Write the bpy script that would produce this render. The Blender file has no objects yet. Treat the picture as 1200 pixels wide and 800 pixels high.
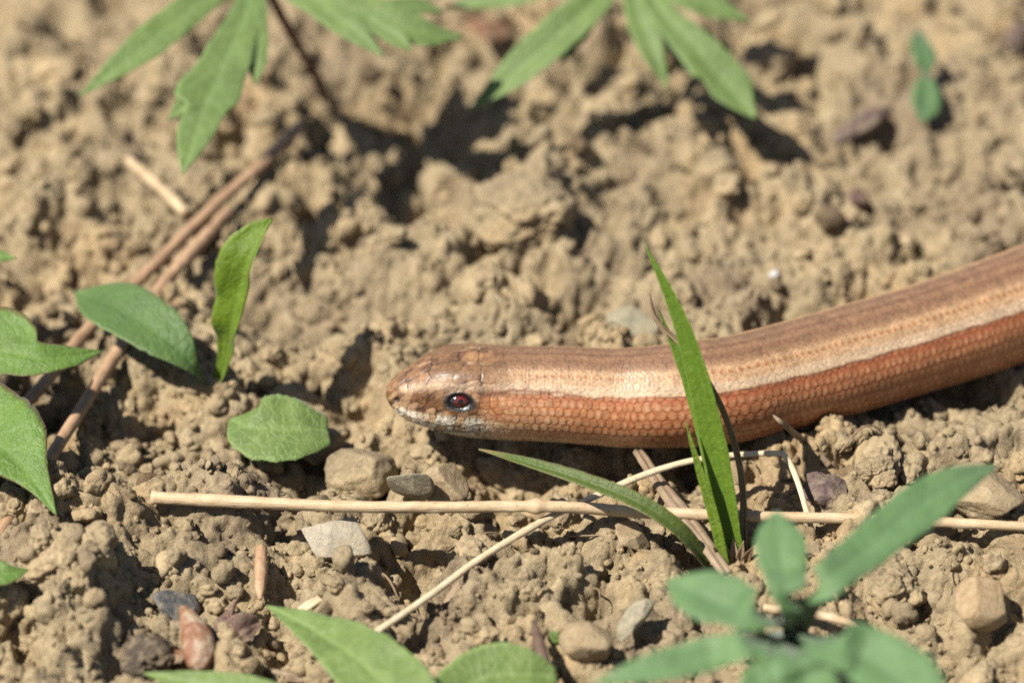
import bpy, bmesh, math, random
import numpy as np

# ------------------------------------------------------------------ camera
# All building is done in millimetres; MM turns them into Blender metres.
MM = 0.001
E = math.radians(33.0)          # camera looks down by this angle
DIST = 430.0                    # lens to subject plane, mm
FWD = np.array([0.0, math.cos(E), -math.sin(E)])
UP = np.array([0.0, math.sin(E), math.cos(E)])
RT = np.array([1.0, 0.0, 0.0])
P0 = np.array([0.0, 0.0, 7.0]) + 6.5 * UP
CAM = P0 - DIST * FWD
SUN_DIR = np.array([-0.50, -0.25, 0.80])     # towards the sun
SUN_DIR = SUN_DIR / np.linalg.norm(SUN_DIR)

scene = bpy.context.scene
col = scene.collection
cam_data = bpy.data.cameras.new("camera")
cam = bpy.data.objects.new("camera", cam_data)
col.objects.link(cam)
cam.location = tuple(CAM * MM)
cam.rotation_euler = (math.pi / 2 - E, 0, 0)
cam_data.sensor_width = 36.0
cam_data.lens = 36.0 * DIST / 120.0
cam_data.clip_start = 0.02
cam_data.clip_end = 200.0
cam_data.dof.use_dof = True
cam_data.dof.focus_distance = (DIST - 11.5) * MM
cam_data.dof.aperture_fstop = 14.5
cam_data.dof.aperture_blades = 9
scene.camera = cam

# ------------------------------------------------------------------ sky and sun
world = bpy.data.worlds.new("World")
scene.world = world
world.use_nodes = True
wn = world.node_tree.nodes
sky = wn.new("ShaderNodeTexSky")
sky.sky_type = 'NISHITA'
sky.sun_disc = False
sky.sun_elevation = math.asin(SUN_DIR[2])
sky.sun_rotation = math.atan2(SUN_DIR[0], SUN_DIR[1])
world.node_tree.links.new(sky.outputs[0], wn["Background"].inputs[0])
wn["Background"].inputs[1].default_value = 0.05
sun_data = bpy.data.lights.new("sun", 'SUN')
sun_data.energy = 5.0
sun_data.angle = math.radians(0.55)
sun_data.color = (1.0, 0.955, 0.88)
sun = bpy.data.objects.new("sun", sun_data)
col.objects.link(sun)
sun.location = (-0.5, 0, 1)
from mathutils import Vector, Matrix
sun.rotation_euler = Vector(tuple(SUN_DIR)).to_track_quat('Z', 'Y').to_euler()
scene.view_settings.view_transform = 'Standard'
scene.view_settings.look = 'None'
scene.view_settings.gamma = 1.0
scene.view_settings.exposure = 1.03
scene.render.engine = 'CYCLES'
scene.cycles.use_denoising = False
scene.cycles.use_adaptive_sampling = False
scene.cycles.max_bounces = 6
scene.cycles.diffuse_bounces = 3
scene.cycles.glossy_bounces = 3
scene.cycles.transmission_bounces = 3
scene.cycles.sample_clamp_indirect = 4.0

# ------------------------------------------------------------------ pixels -> places
def ray(px, py):
    return FWD * DIST + RT * (px - 600.0) * 0.1 + UP * (400.0 - py) * 0.1

def on_z(px, py, z=0.0):
    d = ray(px, py)
    return CAM + d * ((z - CAM[2]) / d[2])

def on_y(px, py, y=0.0):
    d = ray(px, py)
    return CAM + d * ((y - CAM[1]) / d[1])

def project(P):
    P = np.asarray(P, float)
    r = P - CAM
    dep = r @ FWD
    return 600 + (r @ RT) / dep * DIST * 10, 400 - (r @ UP) / dep * DIST * 10

def px_mm(P):
    return 0.1 * float((np.asarray(P) - CAM) @ FWD) / DIST

# ------------------------------------------------------------------ noise
def hsh(ix, iy, iz=0, seed=0):
    ix = np.asarray(ix).astype(np.int64); iy = np.asarray(iy).astype(np.int64); iz = np.asarray(iz).astype(np.int64)
    n = (ix * 374761393 + iy * 668265263 + iz * 2147483647 + seed * 1274126177) & 0xFFFFFFFF
    n = ((n ^ (n >> 13)) * 1274126177) & 0xFFFFFFFF
    n = ((n ^ (n >> 16)) * 2246822519) & 0xFFFFFFFF
    n = n ^ (n >> 15)
    return (n & 0xFFFFFF) / float(0x1000000)

def vn2(x, y, seed=0):
    ix = np.floor(x); iy = np.floor(y)
    fx = x - ix; fy = y - iy
    fx = fx * fx * fx * (fx * (fx * 6 - 15) + 10); fy = fy * fy * fy * (fy * (fy * 6 - 15) + 10)
    a = hsh(ix, iy, 0, seed); b = hsh(ix + 1, iy, 0, seed); c = hsh(ix, iy + 1, 0, seed); d = hsh(ix + 1, iy + 1, 0, seed)
    return (a + (b - a) * fx) * (1 - fy) + (c + (d - c) * fx) * fy

def fbm2(x, y, octv=4, seed=0):
    s = 0; amp = 0.5; tot = 0
    for k in range(octv):
        s = s + amp * (vn2(x, y, seed + 17 * k) * 2 - 1); tot += amp
        x = x * 2.03 + 13.7; y = y * 2.03 - 7.1; amp *= 0.5
    return s / tot

def vn3(P, seed=0):
    I = np.floor(P); F = P - I
    F = F * F * (3 - 2 * F)
    r = 0
    for dx in (0, 1):
        for dy in (0, 1):
            for dz in (0, 1):
                w = (F[:, 0] if dx else 1 - F[:, 0]) * (F[:, 1] if dy else 1 - F[:, 1]) * (F[:, 2] if dz else 1 - F[:, 2])
                r = r + w * hsh(I[:, 0] + dx, I[:, 1] + dy, I[:, 2] + dz, seed)
    return r * 2 - 1

def fbm3(P, octv=3, seed=0):
    s = 0; amp = 0.5; tot = 0
    for k in range(octv):
        s = s + amp * vn3(P, seed + 31 * k); tot += amp
        P = P * 2.03 + 5.3; amp *= 0.5
    return s / tot

def lumps(x, y, cell, seed, rmin=0.45, rmax=0.85, zvar=0.5):
    """union of rounded crumbs on a jittered grid; returns height and a random value per crumb"""
    gx = x / cell; gy = y / cell
    ix = np.floor(gx); iy = np.floor(gy)
    best = np.full(x.shape, -0.2); tint = np.full(x.shape, 0.5)
    for dx in (-1, 0, 1):
        for dy in (-1, 0, 1):
            cx = ix + dx; cy = iy + dy
            h1 = hsh(cx, cy, 1, seed); h2 = hsh(cx, cy, 2, seed); h3 = hsh(cx, cy, 3, seed); h4 = hsh(cx, cy, 4, seed)
            a = hsh(cx, cy, 5, seed) * 6.283; st = 0.75 + 0.5 * hsh(cx, cy, 6, seed)
            ux = gx - (cx + h1); uy = gy - (cy + h2)
            ca = np.cos(a); sa = np.sin(a)
            vx = (ux * ca + uy * sa) * st; vy = (-ux * sa + uy * ca) / st
            r = rmin + (rmax - rmin) * h3
            q = r * r - (np.abs(vx) ** 2.4 + np.abs(vy) ** 2.4) ** (2 / 2.4)
            b = np.where(q > 0, np.sqrt(np.maximum(q, 0)) + (h4 - 0.5) * zvar, -0.2)
            m = b > best
            best = np.where(m, b, best); tint = np.where(m, h4 * 0.6 + h1 * 0.4, tint)
    return best * cell, tint

def smooth(a, b, x):
    t = np.clip((x - a) / (b - a), 0, 1)
    return t * t * (3 - 2 * t)

def srgb(r, g, b, k=1.0):
    c = np.array([r, g, b]) / 255.0
    return tuple(np.where(c <= 0.04045, c / 12.92, ((c + 0.055) / 1.055) ** 2.4) * k)

# ------------------------------------------------------------------ mesh helpers
def mesh_np(name, V, F, attrs=None, smooth_on=True):
    me = bpy.data.meshes.new(name)
    V = np.asarray(V, np.float32) * MM
    F = np.asarray(F, np.int32)
    k = F.shape[1]
    me.vertices.add(len(V)); me.vertices.foreach_set("co", V.ravel())
    me.loops.add(F.size); me.loops.foreach_set("vertex_index", F.ravel())
    me.polygons.add(len(F))
    me.polygons.foreach_set("loop_start", np.arange(0, F.size, k, dtype=np.int32))
    if smooth_on:
        me.polygons.foreach_set("use_smooth", np.ones(len(F), bool))
    for nm, arr in (attrs or {}).items():
        arr = np.asarray(arr, np.float32)
        if arr.ndim == 1:
            a = me.attributes.new(nm, 'FLOAT', 'POINT'); a.data.foreach_set("value", arr)
        else:
            a = me.attributes.new(nm, 'FLOAT_COLOR', 'POINT')
            a.data.foreach_set("color", np.c_[arr, np.ones(len(arr), np.float32)].astype(np.float32).ravel())
    me.update(calc_edges=True)
    me.validate()
    return me

def link(name, me, mat, parent=None):
    o = bpy.data.objects.new(name, me)
    col.objects.link(o)
    if mat is not None and not me.materials:
        me.materials.append(mat)
    if parent is not None:
        o.parent = parent
    return o

def tag(o, label=None, cat=None, group=None, kind=None):
    if label: o["label"] = label
    if cat: o["category"] = cat
    if group: o["group"] = group
    if kind or cat: o["kind"] = kind or "thing"
    return o

def thing(name, label, cat, loc, group=None):
    o = bpy.data.objects.new(name, None)
    o.empty_display_size = 0.003
    col.objects.link(o)
    o.location = tuple(np.asarray(loc) * MM)
    return tag(o, label, cat, group)

def put(o, root):
    """parent a part whose mesh was built in world millimetres"""
    o.parent = root
    o.matrix_parent_inverse = Matrix.Translation(-root.location)
    return o

_ico = {}
def ico(n):
    if n not in _ico:
        bm = bmesh.new(); bmesh.ops.create_icosphere(bm, subdivisions=n, radius=1.0)
        V = np.array([v.co[:] for v in bm.verts]); F = np.array([[v.index for v in f.verts] for f in bm.faces])
        bm.free(); V /= np.linalg.norm(V, axis=1)[:, None]
        _ico[n] = (V, F)
    return _ico[n]

def catmull(P, n):
    P = np.asarray(P, float)
    Q = np.vstack([2 * P[0] - P[1], P, 2 * P[-1] - P[-2]])
    seg = len(P) - 1
    t = np.linspace(0, seg, n); i = np.minimum(t.astype(int), seg - 1); f = (t - i)[:, None]
    a, b, c, d = Q[i], Q[i + 1], Q[i + 2], Q[i + 3]
    return 0.5 * (2 * b + (c - a) * f + (2 * a - 5 * b + 4 * c - d) * f ** 2 + (3 * b - a - 3 * c + d) * f ** 3)

def unit(v):
    return v / np.maximum(np.linalg.norm(v, axis=-1, keepdims=True), 1e-9)

# ------------------------------------------------------------------ materials
def new_mat(name):
    m = bpy.data.materials.new(name); m.use_nodes = True
    nt = m.node_tree
    return m, nt, nt.nodes["Principled BSDF"]

def coords(nt):
    """object coordinates in millimetres"""
    tc = nt.nodes.new("ShaderNodeTexCoord"); mp = nt.nodes.new("ShaderNodeMapping")
    mp.inputs["Scale"].default_value = (1000, 1000, 1000)
    nt.links.new(tc.outputs["Object"], mp.inputs["Vector"])
    return mp.outputs[0]

def nnoise(nt, vec, scale, detail=4, rough=0.55, dist=0.0):
    n = nt.nodes.new("ShaderNodeTexNoise")
    n.inputs["Scale"].default_value = scale; n.inputs["Detail"].default_value = detail
    n.inputs["Roughness"].default_value = rough; n.inputs["Distortion"].default_value = dist
    nt.links.new(vec, n.inputs["Vector"])
    return n.outputs["Fac"]

def ramp(nt, fac, stops):
    r = nt.nodes.new("ShaderNodeValToRGB")
    while len(r.color_ramp.elements) < len(stops):
        r.color_ramp.elements.new(0.5)
    for e, (p, c) in zip(r.color_ramp.elements, stops):
        e.position = p; e.color = (*c[:3], 1)
    nt.links.new(fac, r.inputs[0])
    return r.outputs[0]

def mixc(nt, fac, a, b, mode='MIX'):
    m = nt.nodes.new("ShaderNodeMix"); m.data_type = 'RGBA'; m.blend_type = mode
    for sock, v in ((m.inputs[0], fac), (m.inputs[6], a), (m.inputs[7], b)):
        if isinstance(v, (int, float)): sock.default_value = v
        elif isinstance(v, tuple): sock.default_value = (*v[:3], 1)
        else: nt.links.new(v, sock)
    return m.outputs[2]

def bump(nt, bsdf, height, dist, strength=1.0, prev=None):
    b = nt.nodes.new("ShaderNodeBump")
    b.inputs["Distance"].default_value = dist * MM; b.inputs["Strength"].default_value = strength
    nt.links.new(height, b.inputs["Height"])
    if prev is not None: nt.links.new(prev, b.inputs["Normal"])
    nt.links.new(b.outputs[0], bsdf.inputs["Normal"])
    return b.outputs[0]

def attr(nt, name, out="Fac"):
    a = nt.nodes.new("ShaderNodeAttribute"); a.attribute_name = name
    return a.outputs[out]

def soil_mat(name, dark, mid, light, use_tint=True):
    m, nt, b = new_mat(name)
    v = coords(nt)
    n1 = nnoise(nt, v, 0.22, 5, 0.6)
    n2 = nnoise(nt, v, 1.9, 5, 0.65)
    c = ramp(nt, n1, [(0.30, dark), (0.5, mid), (0.72, light)])
    c2 = ramp(nt, n2, [(0.28, dark), (0.5, mid), (0.75, light)])
    c = mixc(nt, 0.5, c, c2)
    if use_tint:
        t = ramp(nt, attr(nt, "tint"), [(0.0, (0.42, 0.38, 0.38)), (0.22, (0.76, 0.74, 0.74)), (0.5, (1, 1, 1)), (1.0, (1.22, 1.19, 1.14))])
        c = mixc(nt, 1.0, c, t, 'MULTIPLY')
    # broad drifts of greyer and redder earth
    dr = ramp(nt, nnoise(nt, v, 0.045, 4, 0.6), [(0.36, (0.74, 0.72, 0.76)), (0.5, (1, 1, 1)), (0.64, (1.06, 0.99, 0.92))])
    c = mixc(nt, 1.0, c, dr, 'MULTIPLY')
    # scattered dark and pale mineral grains
    vo = nt.nodes.new("ShaderNodeTexVoronoi"); vo.inputs["Scale"].default_value = 1.6
    nt.links.new(v, vo.inputs["Vector"])
    g = ramp(nt, vo.outputs["Color"], [(0.10, (0.45, 0.42, 0.40)), (0.16, (1, 1, 1)), (0.88, (1, 1, 1)), (0.95, (1.25, 1.22, 1.15))])
    c = mixc(nt, 0.55, c, g, 'MULTIPLY')
    nt.links.new(c, b.inputs["Base Color"])
    b.inputs["Roughness"].default_value = 0.95
    b.inputs["Specular IOR Level"].default_value = 0.15
    h1 = nnoise(nt, v, 1.8, 7, 0.68)
    h2 = nnoise(nt, v, 6.0, 4, 0.65)
    p = bump(nt, b, h1, 0.40, 1.0)
    bump(nt, b, h2, 0.10, 1.0, p)
    return m

CLAY_D = (0.150, 0.112, 0.068); CLAY_M = (0.275, 0.214, 0.126); CLAY_L = (0.400, 0.322, 0.202)
MAT_SOIL = soil_mat("dry_clay_soil", CLAY_D, CLAY_M, CLAY_L)

def stone_mat(name, a, bcol, c_, scale=0.8, rough=0.7, bstr=0.8, stripe=None, sheen=0.0):
    m, nt, b = new_mat(name)
    v = coords(nt)
    a, bcol, c_ = (tuple(np.array(q) * 0.66) for q in (a, bcol, c_))
    n = nnoise(nt, v, scale, 6, 0.62, 0.4)
    c = ramp(nt, n, [(0.3, a), (0.5, bcol), (0.7, c_)])
    dust = ramp(nt, nnoise(nt, v, 0.45, 5, 0.7), [(0.46, (0, 0, 0)), (0.62, (1, 1, 1))])
    c = mixc(nt, dust, c, mixc(nt, 0.45, c, CLAY_M))
    nt.links.new(c, b.inputs["Base Color"])
    b.inputs["Roughness"].default_value = rough
    b.inputs["Specular IOR Level"].default_value = 0.3
    p = bump(nt, b, nnoise(nt, v, 2.2, 6, 0.65), 0.3, bstr)
    bump(nt, b, nnoise(nt, v, 7.0, 3, 0.6), 0.08, bstr, p)
    return m

MAT_PALE = stone_mat("pale_stone", (0.36, 0.31, 0.23), (0.45, 0.39, 0.29), (0.54, 0.48, 0.37))
MAT_TAN = stone_mat("tan_stone", (0.27, 0.20, 0.11), (0.38, 0.28, 0.16), (0.48, 0.37, 0.22))
MAT_OCHRE = stone_mat("ochre_stone", (0.28, 0.19, 0.10), (0.40, 0.28, 0.15), (0.50, 0.37, 0.22))
MAT_SLATE = stone_mat("grey_slate", (0.07, 0.07, 0.075), (0.14, 0.14, 0.14), (0.24, 0.22, 0.19))
MAT_PURPLE = stone_mat("purple_brown_stone", (0.07, 0.045, 0.04), (0.15, 0.10, 0.085), (0.24, 0.18, 0.14))
MAT_GREY = stone_mat("grey_green_stone", (0.24, 0.21, 0.14), (0.35, 0.31, 0.21), (0.45, 0.41, 0.29))
MAT_BUD = stone_mat("brown_bud", (0.19, 0.075, 0.035), (0.30, 0.15, 0.085), (0.52, 0.42, 0.32), 0.55, 0.5, 0.5)
MAT_SCRAP = stone_mat("dead_leaf_scrap", (0.10, 0.055, 0.045), (0.21, 0.125, 0.095), (0.36, 0.25, 0.18), 0.7, 0.6, 0.8)
MAT_WHITE = stone_mat("white_grain", (0.65, 0.65, 0.66), (0.75, 0.75, 0.76), (0.8, 0.8, 0.8))
MAT_DARKSOIL = stone_mat("dark_humus", (0.05, 0.035, 0.025), (0.10, 0.075, 0.05), (0.18, 0.135, 0.09))

def straw_mat(name, a, b_, c_, fibre=14.0, rough=0.55):
    m, nt, b = new_mat(name)
    v = coords(nt)
    a, b_, c_ = (tuple(np.array(q) * 0.72) for q in (a, b_, c_))
    uv = attr(nt, "st", "Vector")
    mp = nt.nodes.new("ShaderNodeMapping"); mp.inputs["Scale"].default_value = (0.35, fibre, 1)
    nt.links.new(uv, mp.inputs["Vector"])
    fib = nnoise(nt, mp.outputs[0], 1.0, 5, 0.6)
    blo = nnoise(nt, v, 0.35, 4, 0.6)
    c = mixc(nt, 0.5, ramp(nt, fib, [(0.3, a), (0.5, b_), (0.7, c_)]), ramp(nt, blo, [(0.3, a), (0.5, b_), (0.7, c_)]))
    spk = ramp(nt, nnoise(nt, v, 2.6, 3, 0.6), [(0.30, (0.35, 0.27, 0.22)), (0.38, (1, 1, 1))])
    c = mixc(nt, 0.7, c, spk, 'MULTIPLY')
    nt.links.new(c, b.inputs["Base Color"])
    b.inputs["Roughness"].default_value = rough
    b.inputs["Specular IOR Level"].default_value = 0.35
    bump(nt, b, fib, 0.10, 0.9)
    return m

MAT_STRAW = straw_mat("pale_straw", (0.36, 0.24, 0.13), (0.56, 0.41, 0.24), (0.68, 0.54, 0.36))
MAT_STRAW2 = straw_mat("bleached_straw", (0.50, 0.38, 0.22), (0.66, 0.53, 0.34), (0.74, 0.63, 0.45))
MAT_STALK = straw_mat("reddish_dry_stalk", (0.24, 0.14, 0.075), (0.42, 0.26, 0.15), (0.55, 0.37, 0.22))
MAT_WOOD = straw_mat("grey_brown_wood", (0.15, 0.10, 0.06), (0.28, 0.20, 0.125), (0.40, 0.30, 0.20))
MAT_BROWN = straw_mat("brown_twig", (0.085, 0.05, 0.035), (0.15, 0.095, 0.065), (0.24, 0.165, 0.12))
MAT_DRYBLADE = straw_mat("withered_blade", (0.17, 0.11, 0.06), (0.30, 0.21, 0.12), (0.44, 0.33, 0.20))
MAT_REDSTEM = straw_mat("red_brown_petiole", (0.09, 0.04, 0.03), (0.16, 0.075, 0.05), (0.24, 0.13, 0.08))
MAT_PURPSTEM = straw_mat("purplish_petiole", (0.16, 0.09, 0.11), (0.24, 0.15, 0.15), (0.26, 0.22, 0.16))

def leaf_mat(name, base, vein, trans=0.28, rough=0.42, under=None, spec=0.45, sheen=0.15, hair=0.25, streak=False):
    m, nt, b = new_mat(name)
    v = coords(nt)
    base = tuple(np.array(base) * np.array([0.90, 0.80, 0.75])); vein = tuple(np.array(vein) * 0.75)
    n1 = nnoise(nt, v, 0.28, 5, 0.6)
    d = tuple(np.array(base) * 0.72); l = tuple(np.array(base) * np.array([1.35, 1.22, 1.25]))
    c = ramp(nt, n1, [(0.32, d), (0.5, base), (0.70, l)])
    cells = nnoise(nt, v, 3.2, 3, 0.6)
    c = mixc(nt, 0.35, c, ramp(nt, cells, [(0.35, d), (0.65, l)]))
    if streak:
        mp = nt.nodes.new("ShaderNodeMapping"); mp.inputs["Scale"].default_value = (0.10, 9.0, 1)
        nt.links.new(attr(nt, "st", "Vector"), mp.inputs["Vector"])
        net = nnoise(nt, mp.outputs[0], 1.0, 4, 0.6)
        c = mixc(nt, 0.6, c, ramp(nt, net, [(0.35, d), (0.62, l)]))
    else:
        vo = nt.nodes.new("ShaderNodeTexVoronoi"); vo.feature = 'DISTANCE_TO_EDGE'; vo.inputs["Scale"].default_value = 0.75
        nt.links.new(v, vo.inputs["Vector"])
        net = ramp(nt, vo.outputs["Distance"], [(0.0, (1, 1, 1)), (0.10, (0, 0, 0))])
        nm_ = nt.nodes.new("ShaderNodeMath"); nm_.operation = 'MULTIPLY'; nm_.inputs[1].default_value = 0.38
        nt.links.new(net, nm_.inputs[0])
        c = mixc(nt, nm_.outputs[0], c, vein)
    c = mixc(nt, attr(nt, "vein"), c, vein)
    # pale felt of tiny hairs and dust
    hr = ramp(nt, nnoise(nt, v, 4.5, 3, 0.6), [(0.58, (0, 0, 0)), (0.72, (1, 1, 1))])
    hm = nt.nodes.new("ShaderNodeMath"); hm.operation = 'MULTIPLY'; hm.inputs[1].default_value = hair
    nt.links.new(hr, hm.inputs[0])
    c = mixc(nt, hm.outputs[0], c, (0.30, 0.34, 0.24))
    # margin, worn tip
    c = mixc(nt, attr(nt, "edge"), c, under if under else tuple(np.array(base) * 0.9))
    nt.links.new(c, b.inputs["Base Color"])
    b.inputs["Roughness"].default_value = rough + 0.08
    b.inputs["Specular IOR Level"].default_value = spec * 0.75
    b.inputs["Sheen Weight"].default_value = sheen
    b.inputs["Sheen Roughness"].default_value = 0.4
    p = bump(nt, b, nnoise(nt, v, 1.1, 4, 0.6), 0.30, 0.8)
    p = bump(nt, b, net, -0.05 if not streak else 0.05, 0.8, p)
    bump(nt, b, nnoise(nt, v, 5.0, 3, 0.6), 0.06, 0.8, p)
    tr = nt.nodes.new("ShaderNodeBsdfTranslucent")
    nt.links.new(mixc(nt, 0.75, c, (0.22, 0.32, 0.02)), tr.inputs["Color"])
    mx = nt.nodes.new("ShaderNodeMixShader"); mx.inputs[0].default_value = trans
    nt.links.new(b.outputs[0], mx.inputs[1]); nt.links.new(tr.outputs[0], mx.inputs[2])
    nt.links.new(mx.outputs[0], nt.nodes["Material Output"].inputs["Surface"])
    return m

MAT_LEAF = leaf_mat("mid_green_leaf", (0.095, 0.185, 0.035), (0.20, 0.30, 0.09))
MAT_LEAF_HAIRY = leaf_mat("hairy_leaf", (0.095, 0.20, 0.03), (0.17, 0.28, 0.06), 0.25, 0.42, (0.12, 0.05, 0.03), hair=0.6)
MAT_LEAF_GLAUC = leaf_mat("blue_green_leaf", (0.095, 0.205, 0.075), (0.17, 0.28, 0.13), 0.22, 0.45, (0.10, 0.2, 0.08), 0.5, 0.2, hair=0.05)
MAT_LEAF_PALE = leaf_mat("pale_green_leaf", (0.115, 0.200, 0.050), (0.27, 0.37, 0.12), 0.25, 0.42, (0.22, 0.30, 0.10), hair=0.2)
MAT_LEAF_TOP = leaf_mat("soft_green_leaflet", (0.115, 0.200, 0.055), (0.22, 0.32, 0.11), 0.25, 0.42, (0.17, 0.26, 0.08), hair=0.15)
MAT_LEAF_BRIGHT = leaf_mat("yellow_green_leaf", (0.16, 0.29, 0.018), (0.25, 0.37, 0.06), 0.5, 0.38, (0.2, 0.28, 0.05), hair=0.15)
MAT_LEAF_DARK = leaf_mat("dull_green_leaf", (0.075, 0.155, 0.04), (0.10, 0.19, 0.05), 0.22, 0.4, (0.13, 0.18, 0.06), hair=0.1)
MAT_GRASS = leaf_mat("grass_blade", (0.11, 0.22, 0.018), (0.12, 0.24, 0.025), 0.35, 0.35, (0.15, 0.26, 0.03), hair=0.1, streak=True)
MAT_GRASS2 = leaf_mat("grass_blade_dull", (0.075, 0.125, 0.022), (0.11, 0.17, 0.03), 0.3, 0.38, (0.20, 0.16, 0.06), hair=0.1, streak=True)

# ------------------------------------------------------------------ the worm's axis (needed by the ground)
AX = []
for px, py in ((452.5, 459), (467, 460), (492, 460.5), (525, 458), (555, 458.5), (605, 460.5), (655, 462), (700, 464.5), (730, 466), (785, 464)):
    AX.append(on_y(px, py, 0.0))
for px, py, zz in ((850, 457.5, 7.0), (908, 444, 6.6), (992, 422, 6.4), (1075, 398, 6.4), (1200, 356, 6.5), (1330, 306, 6.5)):
    AX.append(on_z(px, py, zz))
last = AX[-1]
for dx, dy in ((18, 16), (34, 38), (38, 64), (24, 88), (0, 100), (-26, 102)):
    AX.append(last + np.array([dx, dy, 0.0]))
AX = np.array(AX)
_d = np.r_[0, np.cumsum(np.linalg.norm(np.diff(AX, axis=0), axis=1))]
AXF = catmull(AX, 1600)
AXS = np.r_[0, np.cumsum(np.linalg.norm(np.diff(AXF, axis=0), axis=1))]
AXPX = project(AXF)[0]
SLEN = AXS[-1]
# radius along the body, read in pixels across the silhouette for the part in view
_rx = [452, 453, 455, 459, 467, 479, 492, 508, 525, 555, 605, 655, 700, 730, 825, 908, 992, 1075, 1200, 1330]
_rr = [0.5, 5.5, 10, 16, 23.8, 32, 38.3, 44.5, 49.5, 53, 55.5, 56.5, 57.2, 58.5, 63, 62.5, 64, 63, 66, 67]
RADF = np.interp(AXPX, _rx, _rr) * 0.1 * (((AXF - CAM) @ FWD) / DIST)
i0 = np.argmin(np.abs(AXPX[:1200] - 1330))
tail = np.clip((AXS - AXS[i0]) / (SLEN - AXS[i0]), 0, 1)
RADF = np.where(tail > 0, RADF[i0] * (1 - 0.75 * tail), RADF)
AXF[:, 2] = np.where(tail > 0, np.minimum(AXF[:, 2], RADF + 0.3), AXF[:, 2])

# ------------------------------------------------------------------ ground
MOUNDS = [  # pixel x, y, radius mm, height mm: rises and hollows, some cut deeper to hold shadow
    (130, 640, 14, 5.5), (60, 720, 12, 3.5), (250, 620, 9, 1.5), (545, 560, 9, -4.0), (640, 545, 8, -3.5), (720, 535, 8, -2.5), (430, 640, 8, -1.5), (640, 720, 10, 1.8), (760, 690, 9, 1.5),
    (1010, 640, 9, 1.0), (1130, 640, 14, 2.0), (1100, 745, 10, -2.5), (1160, 790, 10, -2), (290, 700, 7, -1.8), (30, 520, 10, -3),
    (620, 245, 11, 5.0), (430, 200, 14, -5.0), (545, 215, 6, -3), (740, 150, 12, 3.5), (840, 200, 9, 3.0), (900, 190, 7, -4), (350, 370, 9, -3.5), (420, 330, 10, 2.0),
    (120, 200, 22, 1.5), (1050, 120, 22, 2.5), (480, 130, 14, -3.5), (690, 90, 8, -3), (1010, 240, 7, -2), (60, 330, 9, -3), (470, 560, 5, 1.5),
]
MPOS = [(on_z(a, b, 0)[:2], r, h) for a, b, r, h in MOUNDS]

def ground_raw(x, y, fine=True):
    wx = x + 1.3 * fbm2(x * 0.22, y * 0.22, 3, 5) + 0.75 * fbm2(x * 0.9, y * 0.9, 4, 51); wy = y + 1.3 * fbm2(x * 0.22 + 40, y * 0.22, 3, 6) + 0.75 * fbm2(x * 0.9 + 9, y * 0.9, 4, 52)
    h = 2.6 * fbm2(x * 0.035, y * 0.035, 4, 1)
    for (c, r, a) in MPOS:
        h = h + a * np.exp(-(((x - c[0]) ** 2 + (y - c[1]) ** 2) / (r * r)))
    m1 = smooth(0.30, 0.62, vn2(x * 0.07, y * 0.07, 21))      # where big clods are
    m2 = smooth(0.25, 0.60, vn2(x * 0.11 + 9, y * 0.11, 22))  # where small crumbs are
    b1, t1 = lumps(wx, wy, 10.5, 11, zvar=0.55)
    b2, t2 = lumps(wx + 3, wy - 4, 4.6, 12, zvar=0.7)
    b3, t3 = lumps(wx - 1, wy + 2, 2.1, 13, zvar=0.8)
    h = h + 0.55 * b1 * (0.35 + 0.65 * m1) + 0.62 * b2 * (0.4 + 0.6 * m2) + 0.62 * b3 * (0.35 + 0.65 * m2)
    tint = 0.3 * t1 + 0.35 * t2 + 0.35 * t3
    pt, _ = lumps(wx * 0.9 + 31, wy + 17, 8.0, 15, 0.10, 0.42, 0.0)
    h = h - 1.5 * np.maximum(pt, 0)
    crk = np.abs(fbm2(wx * 0.16 + 70, wy * 0.16, 3, 16))
    h = h - 2.4 * np.exp(-(crk / 0.035) ** 2) * m1
    if fine:
        b4, t4 = lumps(wx, wy, 0.95, 14, zvar=0.8)
        h = h + 0.50 * b4 * (0.3 + 0.7 * m2) + 0.20 * fbm2(x * 0.8, y * 0.8, 3, 3)
        tint = 0.7 * tint + 0.3 * t4
    return h, tint

_gx, _gy = np.meshgrid(np.linspace(-70, 70, 140), np.linspace(-50, 100, 150))
GMEAN = float(ground_raw(_gx, _gy, False)[0].mean())
_ax2 = AXF[::4]; _ar2 = RADF[::4]

def under_worm(x, y, h):
    """press the soil down where the animal lies"""
    m = (y > -14) & (x > -22)
    if not m.any(): return h
    xs, ys = x[m], y[m]
    lim = np.full(xs.shape, 1e6)
    for k in range(0, len(_ax2), 1):
        p = _ax2[k]; r = _ar2[k]
        d2 = (xs - p[0]) ** 2 + (ys - p[1]) ** 2
        w = d2 < (r * 1.05) ** 2
        if w.any():
            z = p[2] - np.sqrt(np.maximum(r * r - d2[w], 0)) - 0.12
            lim[w] = np.minimum(lim[w], z)
    out = h.copy(); out[m] = np.minimum(h[m], lim)
    return out

def ground_h(x, y):
    x = np.atleast_1d(np.asarray(x, float)); y = np.atleast_1d(np.asarray(y, float))
    h, t = ground_raw(x, y)
    return h - GMEAN

def gz(px, py):
    """point where the pixel's ray meets the modelled soil"""
    z = 0.0
    for _ in range(8):
        p = on_z(px, py, z); z = 0.5 * z + 0.5 * float(ground_h(p[0], p[1])[0])
    return on_z(px, py, z)

def graded(a, b, step, far, growth):
    core = list(np.arange(a, b + 1e-6, step))
    lo = []; s = step; v = a
    while v > -far: s *= growth; v -= s; lo.append(v)
    hi = []; s = step; v = core[-1]
    while v < far: s *= growth; v += s; hi.append(v)
    return np.array(lo[::-1] + core + hi)

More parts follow.
